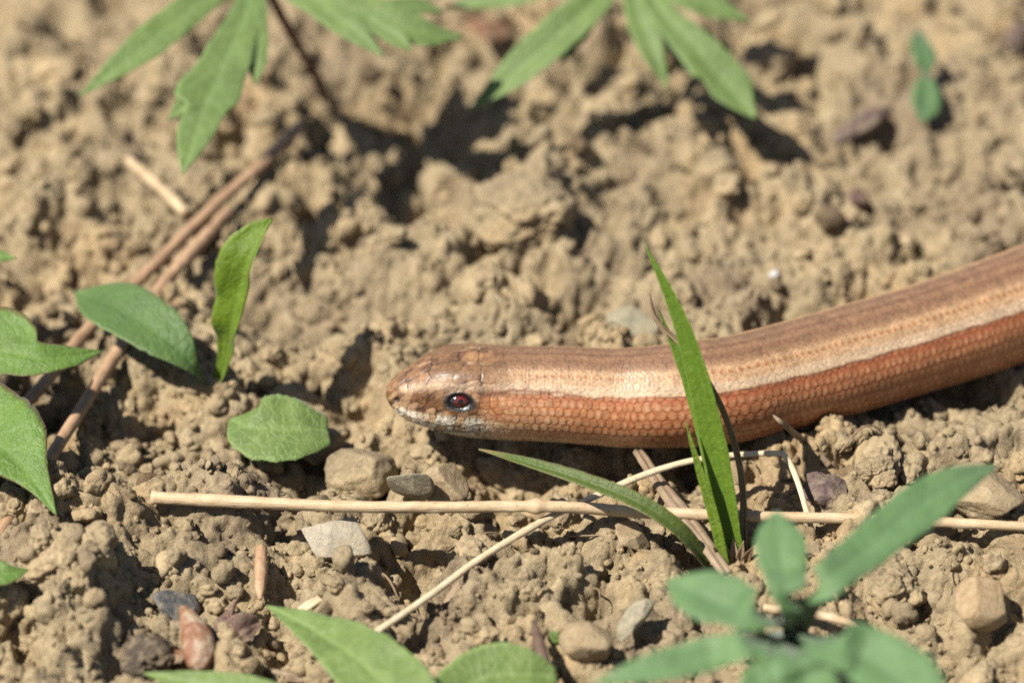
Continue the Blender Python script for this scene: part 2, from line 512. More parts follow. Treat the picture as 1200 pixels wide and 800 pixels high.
xs = graded(-72, 72, 0.23, 40000, 1.22)
y1 = np.arange(-60, 20, 0.23); y2 = np.arange(20, 62, 0.34); y3 = np.arange(62, 125, 0.5)
ycore = np.r_[y1, y2, y3]
lo = []; s = 0.19; v = ycore[0]
while v > -40000: s *= 1.22; v -= s; lo.append(v)
hi = []; s = 0.4; v = ycore[-1]
while v < 40000: s *= 1.22; v += s; hi.append(v)
ys = np.r_[lo[::-1], ycore, hi]
X, Y = np.meshgrid(xs, ys)
H, T = ground_raw(X, Y)
H -= GMEAN
far = np.maximum(np.abs(X), np.abs(Y - 30))
H = H * (1 - smooth(250, 900, far))
# loose soil cannot stand in walls: limit the slope, then roughen along the surface
dxs = np.diff(xs)[None, :]; dys = np.diff(ys)[:, None]
for _ in range(14):
    H[:, 1:] = np.minimum(H[:, 1:], H[:, :-1] + 2.0 * dxs); H[:, :-1] = np.minimum(H[:, :-1], H[:, 1:] + 2.0 * dxs)
    H[1:, :] = np.minimum(H[1:, :], H[:-1, :] + 2.0 * dys); H[:-1, :] = np.minimum(H[:-1, :], H[1:, :] + 2.0 * dys)
def blur(A, n):
    for _ in range(n):
        A = A.copy()
        A[1:-1] = 0.25 * A[:-2] + 0.5 * A[1:-1] + 0.25 * A[2:]; A[:, 1:-1] = 0.25 * A[:, :-2] + 0.5 * A[:, 1:-1] + 0.25 * A[:, 2:]
    return A
sl_ = np.hypot(np.gradient(H, axis=1) / np.gradient(X, axis=1), np.gradient(H, axis=0) / np.gradient(Y, axis=0))
STEEP = smooth(0.7, 1.5, blur(sl_, 6))
H = H + (blur(H, 14) - H) * 0.62 * STEEP
H = under_worm(X.ravel(), Y.ravel(), H.ravel()).reshape(H.shape)
ny, nx = X.shape
idx = np.arange(nx * ny).reshape(ny, nx)
F = np.stack([idx[:-1, :-1], idx[:-1, 1:], idx[1:, 1:], idx[1:, :-1]], -1).reshape(-1, 4)
# sideways shove so that crumbs are not pure height-field columns
core_ = (far < 110).ravel()
Pg = np.c_[X.ravel(), Y.ravel(), H.ravel()]
gx_ = np.gradient(H, axis=1) / np.gradient(X, axis=1); gy_ = np.gradient(H, axis=0) / np.gradient(Y, axis=0)
Ng = unit(np.c_[-gx_.ravel(), -gy_.ravel(), np.ones(gx_.size)])
dn = np.zeros(len(Pg))
st_ = STEEP.ravel()[core_]
dn[core_] = (0.55 + 0.25 * st_) * fbm3(Pg[core_] * 0.8, 4, 71) + 0.9 * st_ * np.abs(fbm3(Pg[core_] * 0.42, 2, 73))
Pg = Pg + Ng * dn[:, None]
XX = Pg[:, 0].reshape(X.shape); YY = Pg[:, 1].reshape(X.shape); HS = H; H = Pg[:, 2].reshape(X.shape)
def ground_h(x, y):
    """height of the finished soil surface"""
    x = np.atleast_1d(np.asarray(x, float)); y = np.atleast_1d(np.asarray(y, float))
    i = np.clip(np.searchsorted(xs, x) - 1, 0, nx - 2); j = np.clip(np.searchsorted(ys, y) - 1, 0, ny - 2)
    u = (x - xs[i]) / (xs[i + 1] - xs[i]); v_ = (y - ys[j]) / (ys[j + 1] - ys[j])
    return (HS[j, i] * (1 - u) + HS[j, i + 1] * u) * (1 - v_) + (HS[j + 1, i] * (1 - u) + HS[j + 1, i + 1] * u) * v_
ground = link("ground", mesh_np("ground", np.c_[XX.ravel(), YY.ravel(), H.ravel()], F, {"tint": T.ravel()}), MAT_SOIL)
tag(ground, "dry tan crumbly clay soil", None, None, "structure")
print("ground verts", nx * ny)

# ------------------------------------------------------------------ clods, crumbs, stones
def clod_shape(n, seed, K=16, K2=70, amp=0.42, amp2=0.16, nz=0.22, ang_=True):
    rs = np.random.RandomState(seed)
    V, F = ico(n)
    r = np.full(len(V), 0.62)
    for kk, aa, lo_, hi_ in ((K, amp, 0.45, 0.95), (K2, amp2, 0.18, 0.42)):
        if kk == 0: continue
        c = unit(rs.normal(size=(kk, 3))); a = rs.uniform(lo_, hi_, kk)
        ang = np.arccos(np.clip(V @ c.T, -1, 1))
        q = np.maximum(a[None, :] ** 2 - ang ** 2, 0)
        r = r + aa * np.max(np.sqrt(q) / hi_ * rs.uniform(0.6, 1.0, kk)[None, :], axis=1)
    r = r + nz * fbm3(V * 2.2 + seed, 4, seed)
    if ang_:
        nrm = unit(rs.normal(size=(9, 3))); d = rs.uniform(0.55, 0.95, 9) * r.max()
        den = V @ nrm.T
        r = np.minimum(r, np.min(np.where(den > 0.05, d[None, :] / np.maximum(den, 0.05), 9), axis=1))
        r = r + 0.5 * nz * fbm3(V * 5 + seed, 3, seed + 2)
    P = V * r[:, None] * np.array([1, rs.uniform(0.7, 1.0), rs.uniform(0.6, 0.9)])
    return P / np.abs(P).max(), F

def stone_shape(n, seed, planes=14, flat=0.6, nz=0.05, rnd=0.0):
    rs = np.random.RandomState(seed)
    V, F = ico(n)
    nrm = unit(rs.normal(size=(planes, 3))); d = rs.uniform(0.62, 1.0, planes)
    den = V @ nrm.T
    r = np.min(np.where(den > 0.05, d[None, :] / np.maximum(den, 0.05), 9), axis=1)
    r = np.minimum(r, 1.25)
    r = r * (1 - rnd) + rnd
    r = r * (1 + nz * fbm3(V * 2.5 + seed * 3.1, 4, seed) + 0.35 * nz * fbm3(V * 9 + seed, 2, seed + 5))
    P = V * r[:, None] * np.array([1, rs.uniform(0.75, 1.0), flat])
    return P / np.abs(P).max(), F

def inside_worm(P, rad, grow=0.85):
    d = np.linalg.norm(_ax2 - P, axis=1)
    return bool(np.any(d < _ar2 + rad * grow))

def rotz(a):
    c, s_ = math.cos(a), math.sin(a)
    return np.array([[c, -s_, 0], [s_, c, 0], [0, 0, 1]])

def in_view(x, y, margin=0):
    px, py = project([x, y, 1.0])
    return -margin < px < 1200 + margin and -margin < py < 800 + margin

STRAWS = [np.array([on_z(a_, b_, 4.5)[:2] for a_, b_ in pl]) for pl in (((178, 583), (400, 593), (650, 594), (900, 605), (1200, 617)), ((441, 740), (560, 656), (648, 604)), ((648, 604), (750, 558), (850, 534), (915, 531)))]
STRAWP = np.vstack([np.vstack([q[i] + (q[i + 1] - q[i]) * t_ for i in range(len(q) - 1) for t_ in np.linspace(0, 1, 40)]) for q in STRAWS])
def near_straw(x, y, r, z):
    return z + r > 3.4 and np.min((STRAWP[:, 0] - x) ** 2 + (STRAWP[:, 1] - y) ** 2) < (r + 0.9) ** 2
rng = np.random.RandomState(4)
# individual clods, each its own object
LANDMARKS = [("near the snout of the worm", 430, 480), ("between the worm's chin and the long dry stem", 560, 560), ("beside the dark purple-brown stone", 980, 580),
    ("beside the ochre wedge stone", 1148, 705), ("around the grass tuft's base", 850, 660), ("near the rounded tan pebble", 690, 735), ("below the pale flat stone", 400, 670),
    ("near the brown bud scale", 230, 730), ("under the hairy lobed leaves", 40, 600), ("near the blunt left end of the long dry stem", 170, 600), ("around the foot of the small seedling", 250, 470),
    ("beside the reddish dry stalks", 160, 330), ("in the shade of the soft divided leaf", 400, 180), ("under the star-shaped divided leaf", 720, 110), ("near the two-leaved seedling", 1080, 130),
    ("on open soil behind the worm's body", 980, 300), ("on open soil behind the worm's head", 560, 340), ("beside the dark reddish bark fragment", 1010, 240), ("near the bent end of the bleached stalk", 930, 560), ("far beyond the short straw piece", 100, 130)]
LMP = [(t_, on_z(a_, b_, 0)[:2]) for t_, a_, b_ in LANDMARKS]
CLEAR = [on_z(a_, b_, 0)[:2] for a_, b_ in ((395, 633), (970, 577), (684, 752), (1148, 708), (742, 383), (375, 520), (418, 560), (482, 568), (522, 572), (207, 708), (230, 745), (285, 735), (747, 722), (306, 668), (742, 630), (760, 658), (410, 650), (205, 735), (240, 770), (1005, 238))]
def clod_label(x, y, r):
    k_ = min(LMP, key=lambda q: (q[1][0] - x) ** 2 + (q[1][1] - y) ** 2)
    sz = "small" if r < 1.5 else ("middling" if r < 2.4 else "large")
    return "%s rough dry tan clay clod %s" % (sz, k_[0])
protos = []
for k in range(16):
    P, Fc = clod_shape(5, 100 + k, K=12 + k % 7, K2=60, amp=0.40 + 0.03 * (k % 4))
    protos.append(mesh_np("soil_clod", P, Fc, {"tint": np.full(len(P), 0.35 + 0.03 * k) + 0.15 * fbm3(P * 3, 2, k)}))
n_cl = 0
while n_cl < 285:
    x = rng.uniform(-75, 75); y = rng.uniform(-52, 105)
    if not in_view(x, y, 10): continue
    if vn2(np.array([x * 0.06]), np.array([y * 0.06]), 88)[0] < 0.42 and rng.rand() < 0.8: continue
    r = float(np.clip(rng.lognormal(math.log(1.75), 0.42), 1.0, 4.6))
    if any((q[0] - x) ** 2 + (q[1] - y) ** 2 < (r + 3.5) ** 2 for q in CLEAR): continue
    z = float(ground_h(x, y)[0])
    c = np.array([x, y, z + 0.22 * r])
    if inside_worm(c, r) or near_straw(x, y, r, c[2]): continue
    o = link("soil_clod", protos[rng.randint(16)], MAT_SOIL)
    o.location = tuple(c * MM); o.scale = (r, r, r)
    o.rotation_euler = (rng.uniform(-0.5, 0.5), rng.uniform(-0.5, 0.5), rng.uniform(0, 6.28))
    tag(o, clod_label(x, y, r), "soil clod", "loose soil clods")
    n_cl += 1

# uncountable crumbs: one object
shapes_hi = [clod_shape(3, 300 + k, K=9, K2=0, amp=0.5, nz=0.22) for k in range(24)]
shapes_lo = [clod_shape(2, 400 + k, K=6, K2=0, amp=0.45, nz=0.25) for k in range(24)]
def crumbs(n, shp, rmin, rmax, mean, seed):
    rs = np.random.RandomState(seed)
    x = rs.uniform(-78, 78, n * 8); y = rs.uniform(-56, 110, n * 8)
    px, py = project(np.c_[x, y, np.ones_like(x)])
    keep = (px > -40) & (px < 1240) & (py > -40) & (py < 840)
    keep &= rs.rand(len(x)) < np.where(y < 30, 1.0, 0.35 if mean < 0.5 else 0.7)
    dens = vn2(x * 0.09, y * 0.09, 90 + seed)
    keep &= rs.rand(len(x)) < smooth(0.2, 0.65, dens) + 0.12
    x, y = x[keep][:n], y[keep][:n]
    z = ground_h(x, y)
    Vs, Fs, Ts, off = [], [], [], 0
    for i in range(len(x)):
        r = float(np.clip(rs.lognormal(math.log(mean), 0.4), rmin, rmax))
        c = np.array([x[i], y[i], z[i] + rs.uniform(0.1, 0.75) * r])
        if inside_worm(c, r) or near_straw(x[i], y[i], r, c[2]): continue
        if r > 0.3 and any((q_[0] - x[i]) ** 2 + (q_[1] - y[i]) ** 2 < (r + 2.2) ** 2 for q_ in CLEAR): continue
        P, Fc = shp[rs.randint(len(shp))]
        q = unit(rs.normal(size=(3, 3))); q[1] = unit(q[1] - q[0] * (q[0] @ q[1])); q[2] = np.cross(q[0], q[1])
        Vs.append(P @ q * r + c); Fs.append(Fc + off); off += len(P)
        Ts.append(np.full(len(P), rs.uniform(0.2, 0.95) if rs.rand() > 0.06 else rs.uniform(0.03, 0.16)))
    return np.vstack(Vs), np.vstack(Fs), np.concatenate(Ts), off
a = crumbs(2500, shapes_hi, 0.5, 2.0, 0.88, 7)
b = crumbs(9500, shapes_lo, 0.16, 0.62, 0.36, 8)
cr = link("soil_crumbs", mesh_np("soil_crumbs", np.vstack([a[0], b[0]]), np.vstack([a[1], b[1] + a[3]]), {"tint": np.r_[a[2], b[2]]}), MAT_SOIL)
tag(cr, "small dry crumbs and grit of tan clay scattered over the soil", "soil crumbs", None, "stuff")

def stone(name, label, cat, px, py, size, mat, seed, flat=0.6, planes=14, rz=0.0, tilt=(0, 0), n=5, nz=0.05, rnd=0.0, sink=0.10, group=None, shape=None, yscale=1.0):
    P, Fc = shape if shape else stone_shape(n, seed, planes, flat, nz, rnd)
    g = gz(px, py)
    r = size * px_mm(g)
    P = P * np.array([1, yscale, 1])
    R = rotz(rz)
    ca, sa = math.cos(tilt[0]), math.sin(tilt[0]); Rx = np.array([[1, 0, 0], [0, ca, -sa], [0, sa, ca]])
    cb, sb = math.cos(tilt[1]), math.sin(tilt[1]); Ry = np.array([[cb, 0, sb], [0, 1, 0], [-sb, 0, cb]])
    Q = (P @ (R @ Ry @ Rx).T) * r
    bot = Q[:, 2].min()
    z0 = float(ground_h(g[0], g[1])[0]) - bot - sink * (Q[:, 2].max() - bot)
    c = on_z(px, py, z0)
    o = link(name, mesh_np(name, Q, Fc, {"tint": np.full(len(Q), 0.55)}, True), mat)
    o.location = tuple(c * MM)
    return tag(o, label, cat, group)

stone("flat_stone", "pale beige flat stone with smooth face below the long dry stem", "stone", 395, 633, 40, MAT_PALE, 3, 0.36, 11, 0.2, (0.40, 0.0), nz=0.03, sink=-0.15)
stone("dark_stone", "dark purple-brown rough stone touching the dry stem behind the grass tuft", "stone", 970, 577, 31, MAT_PURPLE, 8, 0.85, 16, 0.4, nz=0.16, sink=-0.05)
stone("pebble", "rounded tan pebble beside the thin brown upright twig", "pebble", 684, 752, 33, MAT_TAN, 11, 0.8, 18, 0.3, nz=0.04, rnd=0.35)
stone("ochre_stone", "ochre angular wedge-shaped stone with sharp edges", "stone", 1148, 708, 40, MAT_OCHRE, 21, 0.75, 8, 0.5, (0.2, 0.2), nz=0.025)
stone("grey_slab", "pale grey-green slab leaning on soil just behind the worm's back", "stone", 742, 383, 32, MAT_GREY, 5, 0.9, 9, 0.3, (0.2, 0), nz=0.03)
stone("tan_stone", "tan smooth stone lying on the edge of the round leaf", "stone", 375, 520, 34, MAT_TAN, 14, 0.55, 10, 0.7, (0.1, -0.35), nz=0.04, rnd=0.15, sink=0.05)
stone("clay_stone", "broad rounded tan clay lump in front of the worm's snout", "clay lump", 418, 560, 50, MAT_SOIL, 31, 0.6, 20, 0.1, nz=0.08, rnd=0.3)
stone("upright_stone", "narrow grey-tan upright stone chip below the snout", "stone", 482, 568, 36, MAT_GREY, 41, 0.35, 9, 1.35, (0.0, 1.1), nz=0.04)
stone("blocky_stone", "blocky ochre-grey stone standing under the worm's chin", "stone", 522, 572, 34, MAT_TAN, 42, 0.85, 9, 0.2, (0.1, 0.1), nz=0.05)
stone("slate_chip", "blue-grey slate chip leaning beside the brown bud scale", "slate chip", 207, 708, 40, MAT_SLATE, 51, 0.22, 9, 1.3, (0.55, 0.2), nz=0.03, yscale=0.7)
stone("slate_chip", "grey-brown slate splinter standing on edge beside the rounded pebble", "slate chip", 747, 722, 38, MAT_WOOD if False else MAT_GREY, 52, 0.3, 9, 0.95, (0.4, -0.3), nz=0.04, yscale=0.5)
stone("flat_dark_stone", "large flat brown-grey stone behind the tip of the blurred leaf", "stone", 1150, 580, 58, MAT_PURPLE if False else MAT_TAN, 61, 0.35, 12, 0.3, (0.15, 0.1), nz=0.06)
stone("tan_chip", "small tan chip under the arching grass blade", "stone chip", 742, 630, 26, MAT_TAN, 62, 0.4, 8, 0.5, (0.3, 0.2), nz=0.04)
stone("pink_chip", "small pinkish flat chip left of the grass tuft's base", "stone chip", 760, 658, 27, MAT_BUD if False else MAT_OCHRE, 63, 0.35, 10, 0.1, (0.2, 0.1), nz=0.05)
stone("reddish_chip", "small reddish-brown angular chip at the foot of the brown bud scale", "stone chip", 208, 768, 17, MAT_BUD, 64, 0.7, 9, 0.3, nz=0.05)
stone("white_grain", "tiny white shiny grain on soil behind the worm's back", "stone grain", 907, 323, 7, MAT_WHITE, 65, 0.8, 12, n=3)
stone("yellow_stone", "yellowish small stone between straw crossing and clods", "stone chip", 690, 672, 20, MAT_TAN, 66, 0.6, 10, 0.4, nz=0.05)
stone("bark_fragment", "dark reddish bark fragment half buried on the far bare soil", "bark fragment", 1005, 238, 32, MAT_SCRAP, 71, 0.6, 9, 1.2, (0.2, 0.4), nz=0.1, yscale=0.55)
stone("bark_fragment", "grey elongated bark fragment on the slope left of the two-leaved seedling", "bark fragment", 1005, 148, 48, MAT_PURPLE, 72, 0.35, 9, 0.7, nz=0.08, yscale=0.35)
stone("dark_fragment", "purple-grey dark fragment beyond the two-leaved seedling", "bark fragment", 1192, 45, 45, MAT_PURPLE, 73, 0.7, 10, 1.2, nz=0.08, yscale=0.6)
stone("dead_leaf_fragment", "dull red dead leaf fragment under the star-shaped divided leaf", "dead leaf", 572, 36, 34, MAT_BUD, 83, 0.3, 9, 0.3, (0.2, 0.3), nz=0.08, yscale=0.5, sink=-0.1)
stone("clay_block", "large lit block of lumpy clay under the left divided leaf's shadow", "clay lump", 615, 248, 62, MAT_SOIL, 0, shape=clod_shape(6, 777, 22, 120, 0.36, 0.13), sink=0.42)
stone("clay_block", "tilted clay block below the longest leaflet of the far right plant", "clay lump", 838, 195, 42, MAT_SOIL, 0, shape=stone_shape(5, 781, 10, 0.6, 0.10), rz=0.9, sink=0.3, yscale=0.6)
stone("dark_soil_lump", "dark humus lump at the rim of the rosette leaf tip", "soil lump", 165, 770, 45, MAT_DARKSOIL, 0, shape=clod_shape(5, 790, 14, 80, 0.35, 0.14), sink=0.45)
stone("clay_lump", "knobbly popcorn-like clay lump just below the straw crossing", "clay lump", 618, 690, 30, MAT_SOIL, 0, shape=clod_shape(6, 801, 9, 60, 0.62, 0.12), sink=0.2)
stone("clay_lump", "knobbly clay lump right of the dark purple-brown stone", "clay lump", 1027, 553, 26, MAT_SOIL, 0, shape=clod_shape(6, 802, 10, 60, 0.55, 0.15), sink=0.2)
stone("clay_lump", "small knobbly clay lump touching the underside of the worm's body", "clay lump", 988, 517, 17, MAT_SOIL, 0, shape=clod_shape(5, 803, 9, 40, 0.55, 0.15), sink=0.2)
stone("clay_lump", "cracked clay lump between blurred leaf and ochre wedge stone", "clay lump", 1045, 690, 42, MAT_SOIL, 0, shape=clod_shape(6, 804, 12, 80, 0.45, 0.14), sink=0.35)

# bud scale, scraps
def bean(px, py, ln, wd, ang, z0, mat, name, label, cat):
    V, Fc = ico(5)
    P = V.copy()
    P[:, 0] = P[:, 0] * ln; taper = 1 - 0.35 * (P[:, 0] / ln)
    P[:, 1] *= wd * taper; P[:, 2] *= wd * 0.8 * taper
    P[:, 1] += 0.12 * ln * (P[:, 0] / ln) ** 2
    P *= (1 + 0.06 * fbm3(V * np.array([1.2, 6, 6]) + 3, 3, 9))[:, None]
    c = on_z(px, py, z0)
    R = rotz(ang)
    o = link(name, mesh_np(name, (P @ R.T), Fc, {"tint": np.full(len(P), 0.5), "st": np.c_[P[:, 0], P[:, 1], P[:, 2]]}), mat)
    o.location = tuple(c * MM)
    o.rotation_euler = (0.25, 0, 0)
    return tag(o, label, cat)
g = gz(230, 745)
bean(230, 746, 4.6, 1.75, 1.85, g[2] + 1.4, MAT_BUD, "bud_scale", "shiny brown bud scale with whitish lower end lying on crumbs", "bud scale")

# ------------------------------------------------------------------ tubes, leaves
def tube(name, pts, rad, mat, n=60, k=12, seed=0, rough=0.06, flat=1.0, knots=()):
    P = catmull(pts, n)
    tt = np.linspace(0, 1, n)
    R = np.interp(tt, np.linspace(0, 1, len(rad)), rad)
    for (kt, kw, kr) in knots:
        R = R * (1 + kr * np.exp(-((tt - kt) / kw) ** 2))
    T = unit(np.gradient(P, axis=0))
    ref = np.array([0, 0, 1.0]) if abs(T[:, 2]).mean() < 0.8 else np.array([0, 1.0, 0])
    S = unit(np.cross(T, ref)); N = np.cross(S, T)
    a = np.linspace(0, 2 * np.pi, k, endpoint=False)
    s_ = np.r_[0, np.cumsum(np.linalg.norm(np.diff(P, axis=0), axis=1))]
    V = []; ST = []
    for i in range(n):
        rr = R[i] * (1 + rough * (vn2(np.full(k, s_[i] * 0.9), a * 1.3, seed) * 2 - 1) + rough * (vn2(np.full(k, s_[i] * 0.12), a * 2.2, seed + 3) * 2 - 1))
        V.append(P[i] + np.outer(rr * np.cos(a), S[i]) + np.outer(rr * np.sin(a) * flat, N[i]))
        ST.append(np.c_[np.full(k, s_[i]), np.abs(a / np.pi - 1) * 1.0, np.zeros(k)])
    V = np.vstack(V + [P[:1], P[-1:]]); ST = np.vstack(ST + [np.zeros((1, 3)), np.array([[s_[-1], 0, 0]])])
    i = np.arange(n - 1)[:, None]; j = np.arange(k)[None, :]
    Q = np.stack([i * k + j, i * k + (j + 1) % k, (i + 1) * k + (j + 1) % k, (i + 1) * k + j], -1).reshape(-1, 4)
    jj = np.arange(k)
    cap0 = np.stack([np.full(k, n * k), (jj + 1) % k, jj], -1); cap1 = np.stack([np.full(k, n * k + 1), (n - 1) * k + jj, (n - 1) * k + (jj + 1) % k], -1)
    Tr = np.vstack([Q[:, [0, 1, 2]], Q[:, [0, 2, 3]], cap0, cap1])
    me = mesh_np(name, V, Tr, {"st": ST, "tint": np.full(len(V), 0.5)})
    return link(name, me, mat)

def leaf(name, mid, wl, mat, wr=None, nrm=(0, -0.3, 1), fold=0.15, curl=0.0, wave=0.05, th=0.22, n=44, m=15, seed=0, veins=6, vamp=0.10, twist=0.0, midrib=0.25, edge=0.0, vein_col=0.6, rag=0.035):
    """blade with real thickness; mid = 3-D points along the midrib, wl / wr = half widths (mm) left and right of it"""
    P = catmull(mid, n)
    tt = np.linspace(0, 1, n)
    def prof(w):
        w = np.asarray(w, float)
        if w.ndim == 1: w = np.c_[np.linspace(0, 1, len(w)), w]
        # smooth interpolation
        q = catmull(np.c_[w, np.zeros(len(w))], 400)
        return np.maximum(np.interp(tt, q[:, 0], q[:, 1]), 0.02)
    WL = prof(wl); WR = prof(wr if wr is not None else wl)
    T = unit(np.gradient(P, axis=0))
    N0 = np.asarray(nrm, float)
    N0 = np.tile(N0, (n, 1)) if N0.ndim == 1 else catmull(N0, n)
    S = unit(np.cross(T, N0)); N = unit(np.cross(S, T))
    if twist:
        c_, s_ = np.cos(twist * tt)[:, None], np.sin(twist * tt)[:, None]
        S, N = S * c_ + N * s_, N * c_ - S * s_
    v = np.linspace(-1, 1, m)
    s = np.r_[0, np.cumsum(np.linalg.norm(np.diff(P, axis=0), axis=1))]
    Vv, Tt = np.meshgrid(v, tt); Ss = np.repeat(s[:, None], m, 1)
    W = np.where(Vv < 0, WL[:, None], WR[:, None])
    W = W * (1 + rag * (vn2(Ss * 1.6 + seed, np.sign(Vv) * 3.0, seed + 8) * 2 - 1) + 0.6 * rag * (vn2(Ss * 5 + seed, np.sign(Vv) * 3.0, seed + 9) * 2 - 1))
    lat = np.abs(Vv) * W
    hgt = fold * lat + curl * Vv ** 2 * W
    hgt = hgt + wave * W * (vn2(Ss * 0.35 + seed * 7.7, Vv * 1.5 + seed, seed) * 2 - 1) * (0.3 + np.abs(Vv))
    # midrib groove and side veins
    vr = np.exp(-(lat / midrib) ** 2)
    ph = (Ss / max(s[-1], 1e-3) * veins * 1.0 - np.abs(Vv) * 0.9 * np.maximum(W, 0.01) / np.maximum(W.max(), 0.01)) + 0.25 * (vn2(Ss * 0.4, Vv * 2, seed + 2) - 0.5) + 0.4 * (Vv > 0)
    lv = np.exp(-((ph - np.round(ph)) / 0.09) ** 2) * (1 - np.abs(Vv) ** 3) if veins else 0 * Vv
    hgt = hgt - vamp * np.maximum(vr, 0.55 * lv)
    base = P[:, None, :] + S[:, None, :] * (Vv * W)[..., None] + N[:, None, :] * hgt[..., None]
    half = 0.5 * th * (1 - np.abs(Vv) ** 6 * 0.85)
    top = base + N[:, None, :] * half[..., None]; bot = base - N[:, None, :] * half[..., None]
    V = np.vstack([top.reshape(-1, 3), bot.reshape(-1, 3)])
    ix = np.arange(n * m).reshape(n, m); o2 = n * m
    q = lambda a_, b_, c_, d_: np.stack([a_, b_, c_, d_], -1).reshape(-1, 4)
    Fq = [q(ix[:-1, :-1], ix[:-1, 1:], ix[1:, 1:], ix[1:, :-1]), q(ix[:-1, :-1], ix[1:, :-1], ix[1:, 1:], ix[:-1, 1:]) + o2,
          q(ix[:-1, 0], ix[1:, 0], ix[1:, 0] + o2, ix[:-1, 0] + o2), q(ix[1:, -1], ix[:-1, -1], ix[:-1, -1] + o2, ix[1:, -1] + o2),
          q(ix[0, 1:], ix[0, :-1], ix[0, :-1] + o2, ix[0, 1:] + o2), q(ix[-1, :-1], ix[-1, 1:], ix[-1, 1:] + o2, ix[-1, :-1] + o2)]
    vein = np.clip(np.maximum(vr, 0.6 * lv) * vein_col, 0, 1).ravel()
    ed = (smooth(0.90, 1.0, np.abs(Vv)) * 0.8 + edge * smooth(0.86, 1.0, Tt)).ravel()
    st = np.c_[Ss.ravel(), (Vv * W).ravel() * 0.5, np.zeros(n * m)]
    me = mesh_np(name, V, np.vstack(Fq), {"vein": np.r_[vein, vein * 0.7], "edge": np.clip(np.r_[ed, ed], 0, 1), "st": np.vstack([st, st]), "tint": np.full(2 * n * m, 0.5)})
    return link(name, me, mat)

def Z(*pts):
    """pixels with heights -> 3-D points"""
    return np.array([on_z(a_, b_, c_) for a_, b_, c_ in pts])

def Yp(*pts):
    """pixels with depths (y) -> 3-D points"""
    return np.array([on_y(a_, b_, c_) for a_, b_, c_ in pts])

def wpx(mid, ws):
    """half widths in pixels -> mm at the leaf's distance"""
    k = px_mm(np.mean(mid, axis=0))
    return [(w[0], w[1] * k) if isinstance(w, tuple) else w * k for w in ws]

# --- grass tuft
root = on_z(864, 668, 0.0); root[2] = float(ground_h(root[0], root[1])[0])
tuft = thing("grass_tuft", "green grass tuft with tall blade crossing in front of the worm's body", "grass tuft", root)
def blade(pts, ws, mat=MAT_GRASS, nm="blade", **kw):
    mid = Yp(*pts)
    kw = dict(dict(nrm=(-0.45, -0.85, 0.45), fold=0.18, wave=0.03, th=0.2, veins=0, vamp=0.12, midrib=0.16, n=60, m=11, seed=len(tuft.children)), **kw)
    o = leaf(nm, mid, wpx(mid, ws), mat, **kw)
    return put(o, tuft)
yb = root[1]
blade([(864, 676, yb), (853, 610, yb + 2), (840, 535, yb + 4.5), (823, 460, yb + 7), (803, 390, yb + 9.5), (780, 335, yb + 11.5), (756, 288, yb + 13.5)], [12, 15, 17, 15, 11, 6, 0.4], edge=0.3)
blade([(860, 676, yb + 1), (846, 600, yb + 3.5), (829, 525, yb + 6.5), (810, 455, yb + 9.5), (790, 405, yb + 11.5), (772, 364, yb + 13)], [8, 10, 9, 8, 4.5, 0.4], seed=4)
blade([(852, 674, yb - 1.5), (838, 610, yb + 0.5), (820, 550, yb + 2.5), (803, 494, yb + 4.5)], [6, 7, 5, 0.4], MAT_LEAF_BRIGHT, seed=5)
blade([(875, 674, yb + 1), (873, 640, yb + 2), (871, 560, yb + 5), (853, 490, yb + 8), (826, 438, yb + 10), (798, 402, yb + 11), (770, 374, yb + 12), (759, 341, yb + 13)], [4, 5, 5.5, 5.5, 6, 5, 3.5, 0.4], MAT_DRYBLADE, "withered_blade", twist=0.8, fold=0.5, seed=6, nrm=(-0.6, -0.7, 0.5))
mid = Z((830, 662, 1.0), (797, 622, 6), (750, 590, 8.5), (690, 565, 9.5), (625, 544, 9.5), (561, 526, 8.5))
put(leaf("blade", mid, wpx(mid, [8, 10, 10.5, 9.5, 7, 1.2]), MAT_GRASS2, nrm=(0, -0.5, 1), fold=0.35, wave=0.03, th=0.2, veins=0, vamp=0.10, midrib=0.15, n=60, m=11, seed=3, edge=1.0), tuft)
for k_ in range(5):
    dx = -12 + 7 * k_
    put(leaf("basal_sheath", Z((858 + dx * 0.8, 680, -2.0), (858 + dx, 655, 1.5), (856 + dx * 1.7, 628 + 6 * abs(k_ - 2), 4)), [0.5, 0.6, 0.05], MAT_DRYBLADE, nrm=(0, -1, 0.4), fold=0.4, veins=0, n=20, m=7, seed=k_), tuft)

# --- dry stems
def dry(name, label, cat, o, group=None):
    return tag(o, label, cat, group)
o = tube("dry_straw", Z((178, 583, 4.6), (290, 588, 4.9), (400, 593, 5.0), (520, 594, 5.0), (650, 593.5, 4.9), (760, 600, 4.2), (900, 605, 4.2), (1050, 609, 4.2), (1200, 617, 4.2), (1290, 622, 3.8)),
         [0.72, 0.72, 0.70, 0.66, 0.66, 0.70, 0.62, 0.60, 0.56, 0.5], MAT_STRAW, n=220, k=16, seed=2, rough=0.06, knots=((0.425, 0.006, 0.55), (0.0, 0.004, 0.15)))
dry("dry_straw", "long straight pale dry stem with a swollen node lying across the soil", "dry stem", o)
o = tube("dry_culm", Z((441, 740, 3.2), (500, 700, 3.3), (560, 656, 3.4), (612, 624, 3.5), (648, 604, 3.6), (700, 580, 5.2), (750, 558, 5.8), (800, 542, 6.2), (850, 534, 6.4), (908, 531, 6.5), (922, 537, 6.3), (934, 562, 5.0), (945, 598, 3.6), (954, 630, 2.4)),
         [0.42, 0.45, 0.47, 0.48, 0.46, 0.46, 0.46, 0.45, 0.44, 0.40, 0.36, 0.36, 0.34, 0.3], MAT_STRAW2, n=200, k=12, seed=5, rough=0.05, flat=0.75)
